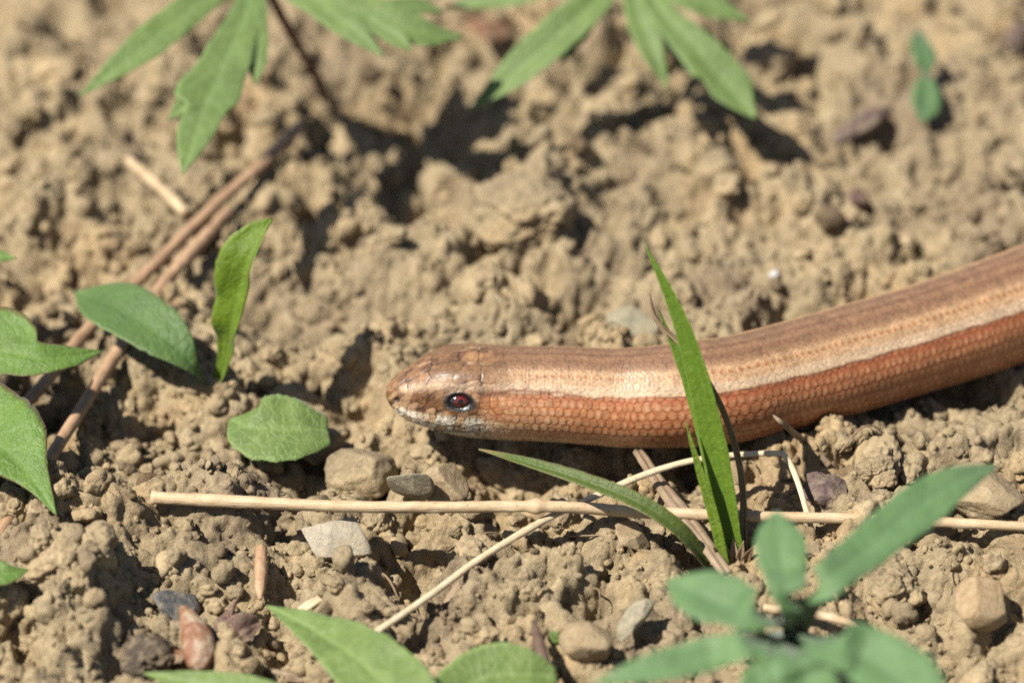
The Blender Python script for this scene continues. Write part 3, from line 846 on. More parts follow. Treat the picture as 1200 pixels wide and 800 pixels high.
dry("dry_culm", "thin bleached grass stalk running diagonally under the long stem and bent down at its end", "dry stalk", o)
mid = Z((748, 528, 3.0), (770, 560, 3.6), (800, 600, 3.6), (830, 640, 3.0), (852, 672, 2.2))
o = leaf("dead_strip", mid, wpx(mid, [7, 10, 11, 10, 8]), MAT_WOOD, nrm=(0.3, -0.5, 1), fold=-0.15, wave=0.15, th=0.7, veins=0, seed=9, vamp=0.2)
dry("dead_strip", "flat grey-brown dead leaf strip slanting from beneath the worm to the tuft", "dead leaf", o)
o = tube("twig", np.vstack([Yp((904, 485, -9.0), (918, 497, -10.0)), Z((940, 515, 3.4), (957, 530, 2.4), (972, 545, 1.2))]), [0.12, 0.32, 0.40, 0.42, 0.45], MAT_WOOD, n=60, k=10, seed=8, rough=0.2)
dry("twig", "short pointed grey twig poking up against the worm's lower side", "twig", o)
o = tube("twig", np.vstack([gz(640, 812)[None] + [[0, 0, 0.5]], Z((637, 780, 3.2), (632, 755, 4.0), (625, 728, 3.8))]), [0.75, 0.75, 0.65, 0.25], MAT_BROWN, n=50, k=10, seed=12, rough=0.25)
dry("twig", "dark brown thin twig standing left of the rounded tan pebble", "twig", o)
STK = "reddish dry plant stalk lying behind the small seedling, one of a parallel pair"
o = tube("dry_stalk", Z((352, 148, 2.6), (300, 200, 3.0), (262, 232, 3.2), (180, 312, 3.2), (100, 390, 2.8), (40, 462, 2.4), (-40, 540, 2.0)), [0.85, 0.85, 0.85, 0.8, 0.8, 0.75, 0.7], MAT_STALK, n=120, k=12, seed=21, rough=0.1)
dry("dry_stalk", "longer reddish dry stalk passing behind the dull oval seedling leaf", "dry stalk", o, "reddish dry stalks behind the seedling")
o = tube("dry_stalk", Z((268, 248, 3.4), (222, 298, 3.4), (185, 342, 3.3), (130, 425, 3.0), (60, 535, 2.6), (-10, 640, 2.2)), [0.8, 0.85, 0.8, 0.8, 0.75, 0.7], MAT_STALK, n=120, k=12, seed=22, rough=0.1)
dry("dry_stalk", "shorter reddish dry stalk with a cut blunt end near the bright upright seedling leaf", "dry stalk", o, "reddish dry stalks behind the seedling")
o = tube("straw_piece", Z((150, 188, 3.0), (185, 218, 3.0), (218, 250, 2.6)), [0.7, 0.85, 0.75], MAT_STRAW, n=30, k=10, seed=23, rough=0.15)
dry("straw_piece", "short pale straw piece beyond the reddish stalks", "straw piece", o)
p = gz(306, 665)
o = tube("straw_piece", np.array([on_z(306, 643, p[2] + 1.2), on_z(306, 665, p[2] + 1.0), on_z(305, 690, p[2] + 0.6), on_z(305, 702, p[2] + 0.3)]), [0.75, 0.85, 0.6, 0.2], MAT_STALK, n=40, k=12, seed=24, rough=0.1)
dry("straw_piece", "short orange-brown stalk stub standing in the soil above the rosette leaf", "straw piece", o)
p = gz(530, 705)
o = leaf("dead_strip", np.array([on_z(540, 682, p[2] + 3.0), on_z(528, 705, p[2] + 2.0), on_z(515, 742, p[2] + 0.5)]), [0.5, 0.9, 0.5], MAT_WOOD, nrm=(-0.8, -0.6, 0.5), fold=0.3, veins=0, th=0.3, seed=31)
dry("dead_strip", "small tan dead leaf strip standing beside the knobbly clay lump", "dead leaf", o)
p = gz(285, 735)
o = leaf("dead_leaf_scrap", np.array([on_z(268, 752, p[2] + 0.8), on_z(285, 738, p[2] + 2.2), on_z(304, 728, p[2] + 1.8)]), [0.6, 1.9, 0.5], MAT_SCRAP, wr=[0.5, 1.3, 0.4], nrm=(0.2, -0.7, 1), fold=0.3, wave=0.4, th=0.25, veins=2, seed=33)
dry("dead_leaf_scrap", "reddish-brown dead leaf scrap with ragged edge right of the bud scale", "dead leaf", o)
o = leaf("dead_leaf_scrap", np.array([on_z(258, 764, p[2] + 0.5), on_z(264, 735, p[2] + 1.8), on_z(278, 702, p[2] + 1.6)]), [0.7, 0.9, 0.3], MAT_SCRAP, wr=[0.6, 0.8, 0.5], nrm=(-0.6, -0.7, 0.8), fold=0.7, wave=0.4, th=0.3, veins=0, seed=34)
dry("dead_leaf_scrap", "dark curled dead leaf scrap between bud scale and ragged scrap", "dead leaf", o)
p = gz(365, 707)
o = leaf("straw_chip", np.array([on_z(352, 715, p[2] + 0.9), on_z(364, 707, p[2] + 1.1), on_z(376, 700, p[2] + 1.0)]), [0.5, 0.55, 0.4], MAT_STRAW2, fold=0.0, veins=0, th=0.2, n=16, m=7, seed=35)
dry("straw_chip", "tiny pale straw chip above the rosette leaf tip", "straw chip", o)
p = gz(330, 790)
o = tube("twig", np.array([on_z(292, 787, p[2] + 1.3), on_z(325, 790, p[2] + 1.4), on_z(362, 797, p[2] + 1.0)]), [0.6, 0.75, 0.5], MAT_WOOD, n=40, k=10, seed=41, rough=0.25)
dry("twig", "short grey-brown twig lying between the two rosette leaves", "twig", o)
p = gz(950, 720)
o = tube("twig", Z((895, 712, 3.5), (940, 716, 3.6), (990, 728, 3.0), (1010, 738, 2.0)), [0.5, 0.55, 0.45, 0.3], MAT_STRAW, n=50, k=10, seed=42, rough=0.2)
dry("twig", "pale dry twig lying on soil behind the blurred plant's centre", "twig", o)
# a few thin rootlets and fibres
rs = np.random.RandomState(77)
for (px, py) in ((700, 640), (915, 655), (560, 640), (1075, 625), (450, 690), (880, 560), (80, 690), (1120, 660), (240, 560), (610, 770), (1010, 520), (700, 700)):
    c = gz(px, py); a_ = rs.uniform(0, 6.28); L = rs.uniform(2, 4.5)
    d = np.array([math.cos(a_), math.sin(a_), 0.0])
    pts = [c - d * L + [0, 0, 0.1], c - d * L * 0.3 + [rs.normal() * 0.5, rs.normal() * 0.5, 0.9 + rs.rand()], c + d * L * 0.4 + [rs.normal() * 0.5, rs.normal() * 0.5, 0.9 + rs.rand()], c + d * L + [0, 0, 0.1]]
    o = tube("rootlet", pts, [0.09, 0.13, 0.12, 0.06], MAT_DRYBLADE if rs.rand() < 0.5 else MAT_BROWN, n=30, k=7, seed=int(px), rough=0.2)
    dry("rootlet", "thin short dry rootlet lying among the soil crumbs", "rootlet", o, "dry rootlets on the soil")

# --- seedling on the left
base = gz(246, 460)
sd = thing("seedling", "young seedling with one dull oval leaf and one bright upright curled leaf", "seedling", base)
yb = base[1]
mid = np.vstack([base[None], Z((228, 432, 5.0), (196, 398, 8.0), (150, 368, 9.0), (118, 353, 8.6), (88, 342, 7.6))])
put(leaf("leaf", mid, wpx(mid, [4, 8, 30, 37, 30, 2]), MAT_LEAF_DARK, nrm=(0.1, -0.5, 1), fold=0.12, curl=0.05, wave=0.05, veins=5, seed=51, vein_col=0.35, edge=0.4), sd)
mid = Yp((252, 458, yb - 0.5), (264, 425, yb - 1), (274, 375, yb - 1.5), (290, 315, yb - 0.5), (305, 280, yb + 1), (319, 256, yb + 3))
put(leaf("leaf", mid, wpx(mid, [5, 10, 22, 32, 24, 1]), MAT_LEAF_BRIGHT, wr=wpx(mid, [5, 11, 18, 16, 10, 1]), nrm=(-0.75, -0.75, 0.25), fold=0.3, curl=0.25, wave=0.28, veins=6, seed=52, edge=0.5), sd)
mid = Z((385, 505, 2.2), (352, 503, 3.0), (320, 502, 3.4), (292, 500, 3.4), (269, 492, 3.0))
c0 = thing("fallen_leaf", "round green leaf lying on the soil partly under the tan stone", "leaf", gz(320, 505))
put(leaf("blade", mid, wpx(mid, [20, 42, 47, 36, 3]), MAT_LEAF_PALE, nrm=(0, -0.4, 1), fold=0.06, wave=0.06, veins=5, seed=53, vein_col=0.5), c0)

# --- lobed plant at the left edge
hub = on_z(-120, 520, 7.0); gb = np.array([hub[0], hub[1], float(ground_h(hub[0], hub[1])[0])])
lp = thing("hairy_leaf_plant", "hairy green lobed leaves with reddish margins reaching in beside the dry stalks", "plant", gb)
def lobe(pts, ws, mat=MAT_LEAF_HAIRY, root=None, wr=None, **kw):
    mid = Z(*pts)
    kw = dict(dict(nrm=(0, -0.45, 1), fold=0.14, wave=0.08, veins=5, th=0.26, n=50, m=17), **kw)
    return put(leaf("leaf", mid, wpx(mid, ws), mat, wr=wpx(mid, wr) if wr else None, **kw), root if root is not None else lp)
lobe([(-120, 470, 7.5), (-60, 425, 10), (0, 412, 11), (40, 420, 11), (80, 419, 10.5), (121, 411, 9.6)], [10, 50, 58, 24, 17, 0.5], wr=[10, 45, 40, 26, 16, 0.5], seed=61)
lobe([(-120, 500, 7), (-60, 490, 9.5), (0, 522, 10), (36, 560, 9), (66, 603, 7.5)], [10, 60, 60, 24, 0.5], wr=[10, 40, 46, 16, 0.5], seed=62)
lobe([(-110, 400, 8), (-60, 320, 11), (-20, 302, 12), (19, 302, 12)], [8, 24, 17, 0.5], seed=63)
lobe([(-120, 560, 6), (-60, 660, 7.5), (0, 672, 7.5), (34, 667, 7.2)], [8, 20, 17, 0.5], seed=64)
put(tube("stem", np.array([gb - [0, 0, 1], hub, on_z(-118, 490, 8)]), [0.9, 0.8, 0.6], MAT_REDSTEM, n=20, k=10, seed=65), lp)

# --- divided leaf, far left top
b0 = gz(384, 118)
tl = thing("divided_leaf_plant", "soft green deeply divided leaf hanging over the soil on a dark reddish stalk", "plant", b0)
hubp = on_z(303, -35, 26)
put(tube("stalk", np.vstack([b0[None] - [0, 0, 0.5], Z((366, 80, 7), (338, 35, 16)), hubp[None]]), [0.8, 0.75, 0.65, 0.6], MAT_REDSTEM, n=40, k=10, seed=70, rough=0.12), tl)
def leaflet(root, pts, ws, mat=MAT_LEAF_TOP, wr=None, **kw):
    mid = Z(*pts)
    kw = dict(dict(nrm=(0, -0.5, 1), fold=0.12, wave=0.07, veins=5, th=0.3, n=46, m=13), **kw)
    return put(leaf("leaflet", mid, wpx(mid, ws), mat, wr=wpx(mid, wr) if wr else None, **kw), root)
leaflet(tl, [(303, -35, 26.0), (240, 0, 25.0), (170, 55, 23.0), (94, 112, 20.0)], [6, 19, 22, 1.5], seed=71)
leaflet(tl, [(303, -35, 26.0), (282, 30, 25.0), (255, 95, 23.0), (235, 140, 21.5), (214, 203, 19.0)], [(0, 8), (0.25, 24), (0.45, 30), (0.62, 34), (0.70, 26), (0.85, 20), (1, 1.5)], wr=[(0, 8), (0.25, 20), (0.45, 32), (0.58, 40), (0.66, 38), (0.70, 22), (0.85, 20), (1, 1.5)], seed=72)
leaflet(tl, [(258, 80, 22.8), (222, 118, 22.0), (198, 140, 21.0)], [16, 14, 1.5], seed=78)
leaflet(tl, [(303, -35, 26.0), (301, 30, 25.0), (300, 70, 23.5), (299, 98, 22.0)], [6, 13, 13, 1.5], seed=73)
leaflet(tl, [(303, -35, 26.0), (370, 0, 26.0), (430, 18, 25.0), (490, 38, 23.5), (542, 44, 22.0)], [8, 22, 26, 20, 3], seed=74)
leaflet(tl, [(350, -8, 25.9), (405, 30, 25.0), (449, 66, 23.0)], [14, 17, 1.5], seed=75)
leaflet(tl, [(430, 22, 25.0), (465, 45, 24.0), (482, 60, 23.0)], [12, 12, 1.5], seed=76)
leaflet(tl, [(440, 10, 25.2), (490, 8, 24.5), (518, 14, 23.6)], [10, 12, 1.5], seed=77)

for pts, ws, sd_ in (([(303, -35, 26), (350, -60, 29), (410, -75, 31), (470, -80, 31)], [8, 34, 36, 3], 171), ([(303, -35, 26), (240, -60, 30), (190, -95, 32)], [8, 34, 3], 172),
                     ([(303, -35, 26), (320, -85, 31), (330, -140, 33)], [8, 36, 3], 173), ([(303, -35, 26), (360, -30, 27), (420, -28, 27), (465, -24, 26)], [8, 22, 22, 3], 174)):
    leaflet(tl, pts, ws, seed=sd_)  # unseen leaflets above the view, added to cast more shadow on the soil

# --- divided leaf, top middle
hub2 = on_z(742, -50, 22); b2 = gz(760, -75)
tr_ = thing("divided_leaf_plant", "star-shaped divided leaf with long drooping pointed leaflets over sunlit soil", "plant", b2)
put(tube("stalk", np.array([b2 - [0, 0, 0.5], 0.5 * (b2 + hub2) + [1.5, 2, 2], hub2]), [0.8, 0.7, 0.6], MAT_REDSTEM, n=30, k=10, seed=80), tr_)
leaflet(tr_, [(742, -50, 22), (700, 0, 21), (648, 48, 18), (600, 90, 14.5), (552, 127, 11)], [6, 20, 25, 19, 1.5], seed=81, fold=0.3)
leaflet(tr_, [(700, 0, 20.8), (680, 38, 18.5), (656, 75, 16)], [10, 12, 1.5], seed=82)
leaflet(tr_, [(742, -50, 22), (745, 5, 20), (762, 55, 17), (782, 103, 13)], [6, 15, 16, 1.5], seed=83, fold=0.25)
leaflet(tr_, [(742, -50, 22), (770, 8, 20), (812, 55, 17.5), (850, 100, 14), (886, 140, 11)], [(0, 6), (0.3, 16), (0.6, 27), (0.8, 28), (0.86, 20), (1, 1.5)], seed=84, fold=0.22, wr=[(0, 6), (0.3, 16), (0.5, 24), (0.62, 27), (0.67, 20), (0.8, 22), (1, 1.5)])
leaflet(tr_, [(742, -50, 22), (790, -12, 21.5), (835, 8, 20), (878, 24, 18.5)], [6, 16, 17, 1.5], seed=85)
leaflet(tr_, [(742, -50, 22), (660, -22, 21), (590, -4, 19), (518, 10, 17)], [6, 16, 17, 1.5], seed=86)

for pts, ws, sd_ in (([(742, -50, 22), (800, -65, 24), (860, -70, 24)], [8, 30, 3], 181), ([(742, -50, 22), (700, -80, 25), (650, -100, 26)], [8, 32, 3], 182)):
    leaflet(tr_, pts, ws, seed=sd_)  # two extra out-of-view leaflets, put in for the shadows they throw

# --- two-leaved seedling
b3 = gz(1088, 128)
s3 = thing("small_seedling", "tiny seedling with two rounded leaves one above the other on far soil", "seedling", b3)
mid = Z((1085, 88, 7.0), (1083, 70, 8.5), (1080, 52, 9.6), (1078, 36, 10))
put(leaf("leaf", mid, wpx(mid, [3, 15, 15, 2]), MAT_LEAF_GLAUC, nrm=(0.4, -0.8, 0.6), fold=0.1, veins=0, n=24, m=11, seed=91), s3)
mid = Z((1086, 86, 7.0), (1086, 104, 6.2), (1084, 125, 5.0), (1080, 142, 4.0))
put(leaf("leaf", mid, wpx(mid, [4, 16, 18, 3]), MAT_LEAF_GLAUC, nrm=(0.3, -0.6, 0.8), fold=0.1, veins=0, n=24, m=11, seed=92), s3)
put(tube("stem", np.array([b3 - [0, 0, 0.5], b3 + [0, 0, 3], on_z(1085, 88, 7.0)]), [0.4, 0.4, 0.4], MAT_PURPSTEM, n=16, k=8, seed=93), s3)

# --- blurred plant in front
hub4 = on_z(932, 742, 2.0); b4 = np.array([hub4[0] + 2, hub4[1] - 3, 0.0]); b4[2] = float(ground_h(b4[0], b4[1])[0])
fp = thing("blue_green_plant", "out-of-focus blue-green plant with rounded and long leaves around a purplish centre", "plant", b4)
put(tube("stem", np.array([b4 - [0, 0, 0.5], 0.5 * (b4 + hub4) + [1, 0, 0], hub4 - [0, 0, 0.2]]), [1.0, 0.8, 0.7], MAT_PURPSTEM, n=30, k=10, seed=100), fp)
def fleaf(pts, ws, **kw):
    mid = np.vstack([hub4[None], Z(*pts)])
    kw = dict(dict(nrm=(0, -0.45, 1), fold=0.16, wave=0.06, veins=4, th=0.3, n=46, m=15, vein_col=0.45), **kw)
    return put(leaf("leaf", mid, wpx(mid, ws), MAT_LEAF_GLAUC, **kw), fp)
fleaf([(926, 705, 25.5), (918, 665, 27.5), (913, 630, 28.5), (910, 600, 29)], [14, 18, 27, 28, 4], seed=101, nrm=(0.0, -0.6, 0.9), fold=0.1)
fleaf([(955, 695, 26), (1010, 648, 28), (1080, 592, 29), (1125, 562, 29), (1168, 545, 28)], [14, 20, 26, 29, 20, 2], seed=102, fold=0.1)
fleaf([(895, 722, 25.0), (850, 708, 26.0), (812, 692, 26.0), (783, 680, 25.5)], [14, 22, 36, 30, 4], seed=103)
fleaf([(890, 752, 24.5), (830, 768, 24.5), (760, 784, 24.0), (695, 800, 23.0)], [12, 17, 22, 18, 2], seed=104)
fleaf([(965, 752, 25.0), (1015, 770, 26.0), (1065, 805, 26.0), (1110, 860, 25.0)], [14, 24, 38, 42, 4], seed=105)
fleaf([(935, 765, 24.4), (945, 800, 24.8), (950, 850, 24.5), (950, 900, 24.0)], [14, 26, 36, 36, 5], seed=106)
fleaf([(915, 765, 24.0), (890, 795, 24.0), (862, 835, 23.0)], [7, 14, 20, 3], seed=107)

# --- rosette at the bottom edge
rb = gz(520, 900)
ro = thing("rosette_plant", "pale green rosette with broad flat leaves lying on the soil at the lower margin", "plant", rb)
lobe([(520, 900, rb[2] + 1.5), (500, 852, 4.5), (448, 797, 6.5), (380, 745, 6.0), (312, 709, 4.8)], [12, 40, 44, 26, 1], MAT_LEAF_PALE, ro, wr=[12, 34, 46, 30, 1], seed=111, veins=7, wave=0.12)
lobe([(520, 900, rb[2] + 1.5), (520, 840, 3.8), (560, 797, 5.0), (610, 790, 5.2), (652, 792, 4.4)], [14, 30, 38, 36, 10], MAT_LEAF_PALE, ro, seed=112, veins=7, wave=0.12)
lobe([(440, 900, rb[2] + 1.5), (360, 840, 4.0), (290, 812, 5.0), (225, 800, 4.8), (168, 788, 4.0)], [10, 24, 22, 16, 1], MAT_LEAF_PALE, ro, seed=113, veins=6)
p = gz(650, 745)
spr = thing("green_sprout", "tiny green sprout tip between dark twig and rounded pebble", "sprout", p)
put(leaf("leaf", np.array([p, on_z(652, 748, p[2] + 1.4), on_z(646, 738, p[2] + 2.2)]), [0.3, 0.9, 0.1], MAT_LEAF, n=16, m=7, veins=0, seed=114), spr)

# ------------------------------------------------------------------ slow worm
def build_worm():
    # stations: dense where the photo shows the animal
    s_vis = AXS[i0]
    st = np.r_[np.arange(0, 1.2, 0.035), np.arange(1.2, 13, 0.075), np.arange(13, s_vis, 0.14), np.arange(s_vis, SLEN, 0.6)]
    C = np.stack([np.interp(st, AXS, AXF[:, k]) for k in range(3)], 1)
    # smooth the axis a little
    R = np.interp(st, AXS, RADF)
    ker = np.ones(9) / 9
    R[40:-40] = np.convolve(R, ker, 'same')[40:-40]
    T = unit(np.gradient(C, st, axis=0))
    T[:6] = T[6]
    S = unit(np.cross(T, np.array([0, 0, 1.0])))      # towards the camera side (-y for a body running +x)
    N = np.cross(S, T)
    ph = np.r_[np.linspace(-180, -45, 50, endpoint=False), np.linspace(-45, 150, 240, endpoint=False), np.linspace(150, 180, 14, endpoint=False)]
    k = len(ph)
    phr = np.radians(ph)
    n = len(st)
    SS, PP = np.meshgrid(st, phr, indexing='ij')
    RR = np.repeat(R[:, None], k, 1)
    PPa = np.abs(PP); deg = np.degrees(PPa)
    head = 1 - smooth(11, 17, SS)                     # 1 on the head
    # ---- cross section: flattened crown, flattened belly, straight jaw sides
    cy = np.sin(PP); cz = np.cos(PP)
    sq = (np.abs(cy) ** 2.3 + np.abs(cz) ** 2.3) ** (-1 / 2.3)
    form = 1 * (1 - 0.55 * head) + sq * 0.55 * head
    hx = SS
    # brow ridge above the eye, cheek behind it, slight neck
    brow = 0.38 * np.exp(-((hx - 8.2) / 3.0) ** 2) * np.exp(-((deg - 38) / 15) ** 2)
    dent = -0.22 * np.exp(-((hx - 8.0) / 4.0) ** 2) * np.exp(-((deg - 0) / 14) ** 2)
    loreal = -0.30 * np.exp(-((hx - 4.6) / 2.2) ** 2) * np.exp(-((deg - 78) / 16) ** 2)
    belly = -0.08 * RR * smooth(135, 175, deg) * (1 - head)
    rad = RR * form + (brow + dent + loreal) * 1.0 + belly
    rad = np.maximum(rad, 0.02)
    pos = C[:, None, :] + S[:, None, :] * (rad * cy)[..., None] + N[:, None, :] * (rad * cz)[..., None]
    # photo pixels of each point of the camera-side half, the far half takes its mirror image
    mir = C[:, None, :] + S[:, None, :] * (rad * np.abs(cy))[..., None] + N[:, None, :] * (rad * cz)[..., None]
    QX, QY = project(mir)
    # ---- body scales: staggered rows
    rows = 32.0
    a = PP / (2 * np.pi) * rows + 0.13 * fbm2(SS * 0.8, RR * PP * 0.8, 2, 61) + 0.07 * fbm2(SS * 3, RR * PP * 3, 2, 62); bb = SS / 0.90 + 0.16 * fbm2(SS * 0.8 + 30, RR * PP * 0.8, 2, 63) + 0.07 * fbm2(SS * 3, RR * PP * 3, 2, 64)
    best = np.full(a.shape, 9.0); sec = np.full(a.shape, 9.0); cid = np.zeros(a.shape); lb = np.zeros(a.shape); la = np.zeros(a.shape)
    for da in (0, 1):
        i = np.floor(a) + da
        off = np.mod(i, 2) * 0.5
        for db in (-1, 0, 1):
            j = np.round(bb - off) + db
            u = a - i; w = bb - (j + off)
            d = np.sqrt((u / 0.56) ** 2 + ((w + 0.16 * u * u) / 0.50) ** 2)
            m = d < best
            sec = np.where(m, best, np.minimum(sec, d)); best = np.where(m, d, best)
            cid = np.where(m, hsh(np.mod(i, 32), j, 3, 9), cid); lb = np.where(m, w, lb); la = np.where(m, u, la)
    edge = 1 - smooth(0.0, 0.34, sec - best)          # 1 on the seams
    post = smooth(-0.05, 0.5, lb)                     # towards the free rear margin
    core = 1 - smooth(0.25, 0.75, best)
    # ---- head shields: irregular cells, large on the crown, small on the cheeks
    def cells(gx, gy, seed):
        ix = np.floor(gx); iy = np.floor(gy); b1 = np.full(gx.shape, 9.0); b2 = b1.copy(); idv = np.zeros(gx.shape)
        for dx in (-1, 0, 1):
            for dy in (-1, 0, 1):
                cx = ix + dx; cyy = iy + dy
                d = np.hypot(gx - (cx + 0.15 + 0.7 * hsh(cx, cyy, 1, seed)), gy - (cyy + 0.15 + 0.7 * hsh(cx, cyy, 2, seed)))
                m = d < b1
                b2 = np.where(m, b1, np.minimum(b2, d)); b1 = np.where(m, d, b1); idv = np.where(m, hsh(cx, cyy, 7, seed), idv)
        return b2 - b1, idv
    nz0 = fbm2(SS * 0.7, RR * PPa * 0.7, 3, 30)
    e1, id1 = cells(hx / 2.7 + 0.12 * nz0, RR * PPa / 2.3 + 0.3 + 0.12 * nz0, 5)
    e2, id2 = cells(hx / 1.0 + 0.3 * np.sin(np.radians(deg) * 5), RR * PPa / 0.8, 6)
    side = smooth(44, 54, deg)
    hedge = (1 - smooth(0.02, 0.13, e1)) * (1 - side) + (1 - smooth(0.0, 0.16, e2)) * side
    hid = id1 * (1 - side) + id2 * side
    # ---- relief
    relief = (0.050 * (0.6 * post - 1.0 * edge)) * (1 - head) + 0.020 * fbm2(SS * 3.5, RR * PP * 6, 3, 66) - 0.055 * hedge * head * smooth(0.4, 1.5, SS)
    # eye socket, lid ring, nostril, mouth slit in side-view pixels
    EXC, EYC = 539.0, 470.5
    ex = (QX - EXC) / 15.5; ey = (QY - EYC - 0.9 * ex - 1.0 * (ex ** 2)) / 9.8
    er = np.hypot(ex, ey)
    lat = smooth(25, 40, deg)
    relief = relief - 0.42 * (1 - smooth(0.55, 0.98, er)) * lat + 0.09 * np.exp(-((er - 1.08) / 0.13) ** 2) * lat
    nr = np.hypot((QX - 465.5) / 4.6, (QY - 468.5) / 4.2)
    relief = relief - 0.30 * (1 - smooth(0.3, 1.0, nr)) * lat
    my = np.interp(QX, [452, 458, 466, 480, 500, 520, 545, 562], [476, 481, 487, 495, 502, 505, 507, 505])
    ml = np.exp(-((QY - my) / 1.5) ** 2) * (1 - smooth(552, 563, QX)) * (deg > 40) * (hx > 0.5)
    relief = relief - 0.10 * ml
    pos = pos + (S[:, None, :] * cy[..., None] + N[:, None, :] * cz[..., None]) * relief[..., None]
    # ---- pigment, plus a painted highlight along the snout
    def C3(r, g, b): return np.array(srgb(r, g, b))
    def lerp(A, B, t): return A * (1 - t[..., None]) + B * t[..., None]
    nzs = fbm2(SS * 1.1, RR * PP * 1.1, 4, 31); nzf = fbm2(SS * 5, RR * PP * 5, 3, 33); nzl = fbm2(SS * 0.13, PP * 1.2, 3, 35)
    # wavy border of the back stripe
    line = 56.5 + 1.6 * fbm2(SS * 0.5, SS * 0, 3, 41) + 2.2 * (1 - smooth(18, 40, SS)) * fbm2(SS * 0.9, SS * 0, 3, 42)
    dd = deg + 0.8 * nzs
    neck = 1 - smooth(18, 42, SS + 4 * nzl)
    back = np.tile(C3(150, 114, 84), SS.shape + (1,)) * 1.0
    back = lerp(back, C3(120, 84, 60), np.exp(-((deg) / 3.0) ** 2) * 0.65)
    back = lerp(back, C3(126, 88, 62), np.exp(-((deg - 14) / 4) ** 2) * 0.5)
    tanc = lerp(np.tile(C3(206, 166, 124), SS.shape + (1,)), C3(168, 112, 68), np.clip(core * 1.15, 0, 1) * np.clip(0.35 + 0.8 * np.exp(-((np.mod(deg, 11.25) - 0.0) / 9) ** 2), 0, 1))
    back = lerp(back, tanc, smooth(20, 32, dd))
    cream = lerp(np.tile(C3(224, 192, 156), SS.shape + (1,)), C3(200, 152, 108), core * 0.35)
    back = lerp(back, cream, smooth(41, 48, dd))
    flank = np.tile(C3(200, 126, 80), SS.shape + (1,))
    flank = lerp(flank, C3(224, 164, 118), core * (0.35 + 0.65 * cid))
    flank = lerp(flank, C3(146, 68, 38), edge * np.clip(0.62 + 0.6 * nzs - 0.18 * smooth(40, 70, SS), 0, 1))
    nflank = np.tile(C3(218, 168, 124), SS.shape + (1,))
    nflank = lerp(nflank, C3(226, 192, 156), np.clip(core * 1.2 * smooth(0.35, 0.75, cid + 0.5 * nzl), 0, 1))
    nflank = lerp(nflank, C3(192, 104, 54), np.clip(edge * 1.0, 0, 1) * smooth(150, 80, deg))
    nflank = lerp(nflank, C3(190, 104, 52), smooth(0.0, 0.6, nzl + 0.35 * np.exp(-((deg - 72) / 14) ** 2)) * 0.5)
    flank = lerp(flank, nflank, neck * 0.85)
    flank = lerp(flank, C3(170, 88, 48), np.exp(-((deg - line - 5) / 6) ** 2) * 0.5)
    flank = lerp(flank, C3(230, 196, 154), smooth(112, 145, deg) * (0.55 + 0.45 * neck))
    bodyc = lerp(back, flank, smooth(-0.7, 0.7, deg - line))
    tooth = 1.2 * (lb)
    bodyc = lerp(bodyc, C3(78, 40, 24), np.exp(-((deg - line - 0.6 - tooth) / 1.35) ** 2) * np.clip(0.42 + 0.3 * smooth(30, 55, SS) + 0.5 * nzs, 0, 1))
    bodyc = bodyc * (1 + 0.16 * (cid - 0.5) + 0.42 * nzf + 0.20 * nzs)[..., None] * (1 - 0.16 * edge * smooth(8, 20, deg))[..., None]
    # head
    hc = np.tile(C3(150, 112, 76), SS.shape + (1,))
    hc = lerp(hc, C3(112, 78, 52), smooth(-0.1, 0.5, nzs + 0.4 * (hid - 0.5)))
    hc = lerp(hc, C3(186, 140, 96), smooth(0.05, 0.6, fbm2(SS * 0.5, RR * PP * 0.5, 3, 55)) * 0.7)
    hc = lerp(hc, C3(96, 62, 44), np.clip(smooth(0.24, 0.48, nzf) * 0.75, 0, 1))
    pale = np.exp(-((QY - np.interp(QX, [470, 500, 530, 560, 600], [456, 452, 452, 454, 454])) / 5.0) ** 2) * smooth(462, 476, QX) * (1 - smooth(540, 575, QX) * 0.6)  # highlight strip from snout to above the eye, painted into the head colour
    hc = lerp(hc, C3(216, 186, 152), pale * 0.75 * lat)
    lowm = smooth(0, 1, (QY - np.interp(QX, [452, 470, 500, 530, 560, 620], [452, 459, 460, 461, 463, 463])) / 3.0) * lat
    lor = np.tile(C3(140, 98, 64), SS.shape + (1,))
    lor = lerp(lor, C3(80, 52, 36), smooth(-0.05, 0.35, nzs + 0.5 * (hid - 0.5)))
    lor = lerp(lor, C3(186, 150, 112), smooth(0.55, 0.8, hid) * 0.7)
    cheek = lerp(np.tile(C3(205, 140, 90), SS.shape + (1,)), C3(226, 190, 150), smooth(0.2, 0.9, hid + 0.5 * nzs) * 0.5)
    cheek = lerp(cheek, C3(176, 90, 44), (1 - smooth(0.0, 0.22, e2)) * 0.8)
    lor = lerp(lor, cheek, smooth(556, 572, QX))
    lv_ = QY - my
    rowi = np.where(lv_ < -6.5, 0, np.where(lv_ < 0.5, 1, 2))
    uq = (QX + 0.5 * lv_ + 5 * nzs) / np.where(rowi == 0, 8.0, 10.5) + rowi * 0.37
    fr = np.abs(uq - np.floor(uq) - 0.5) * 2
    cidl = hsh(np.floor(uq), rowi, 4, 77)
    seam = np.maximum(smooth(0.72, 0.95, fr + 0.25 * nzs), np.exp(-((lv_ + 6.5 + nzs) / 1.2) ** 2))
    lab = lerp(np.tile(C3(236, 224, 202), SS.shape + (1,)), C3(186, 150, 108), smooth(0.5, 0.75, cidl) * 0.9)
    lab = lerp(lab, C3(44, 30, 22), np.clip(seam * (0.45 + 0.6 * smooth(-0.3, 0.4, nzs + cidl - 0.5)) * (1 - smooth(560, 610, QX)), 0, 1))
    lab = lerp(lab, lerp(np.tile(C3(222, 190, 150), SS.shape + (1,)), C3(190, 120, 72), (1 - smooth(0.0, 0.22, e2)) * 0.7), smooth(552, 590, QX))
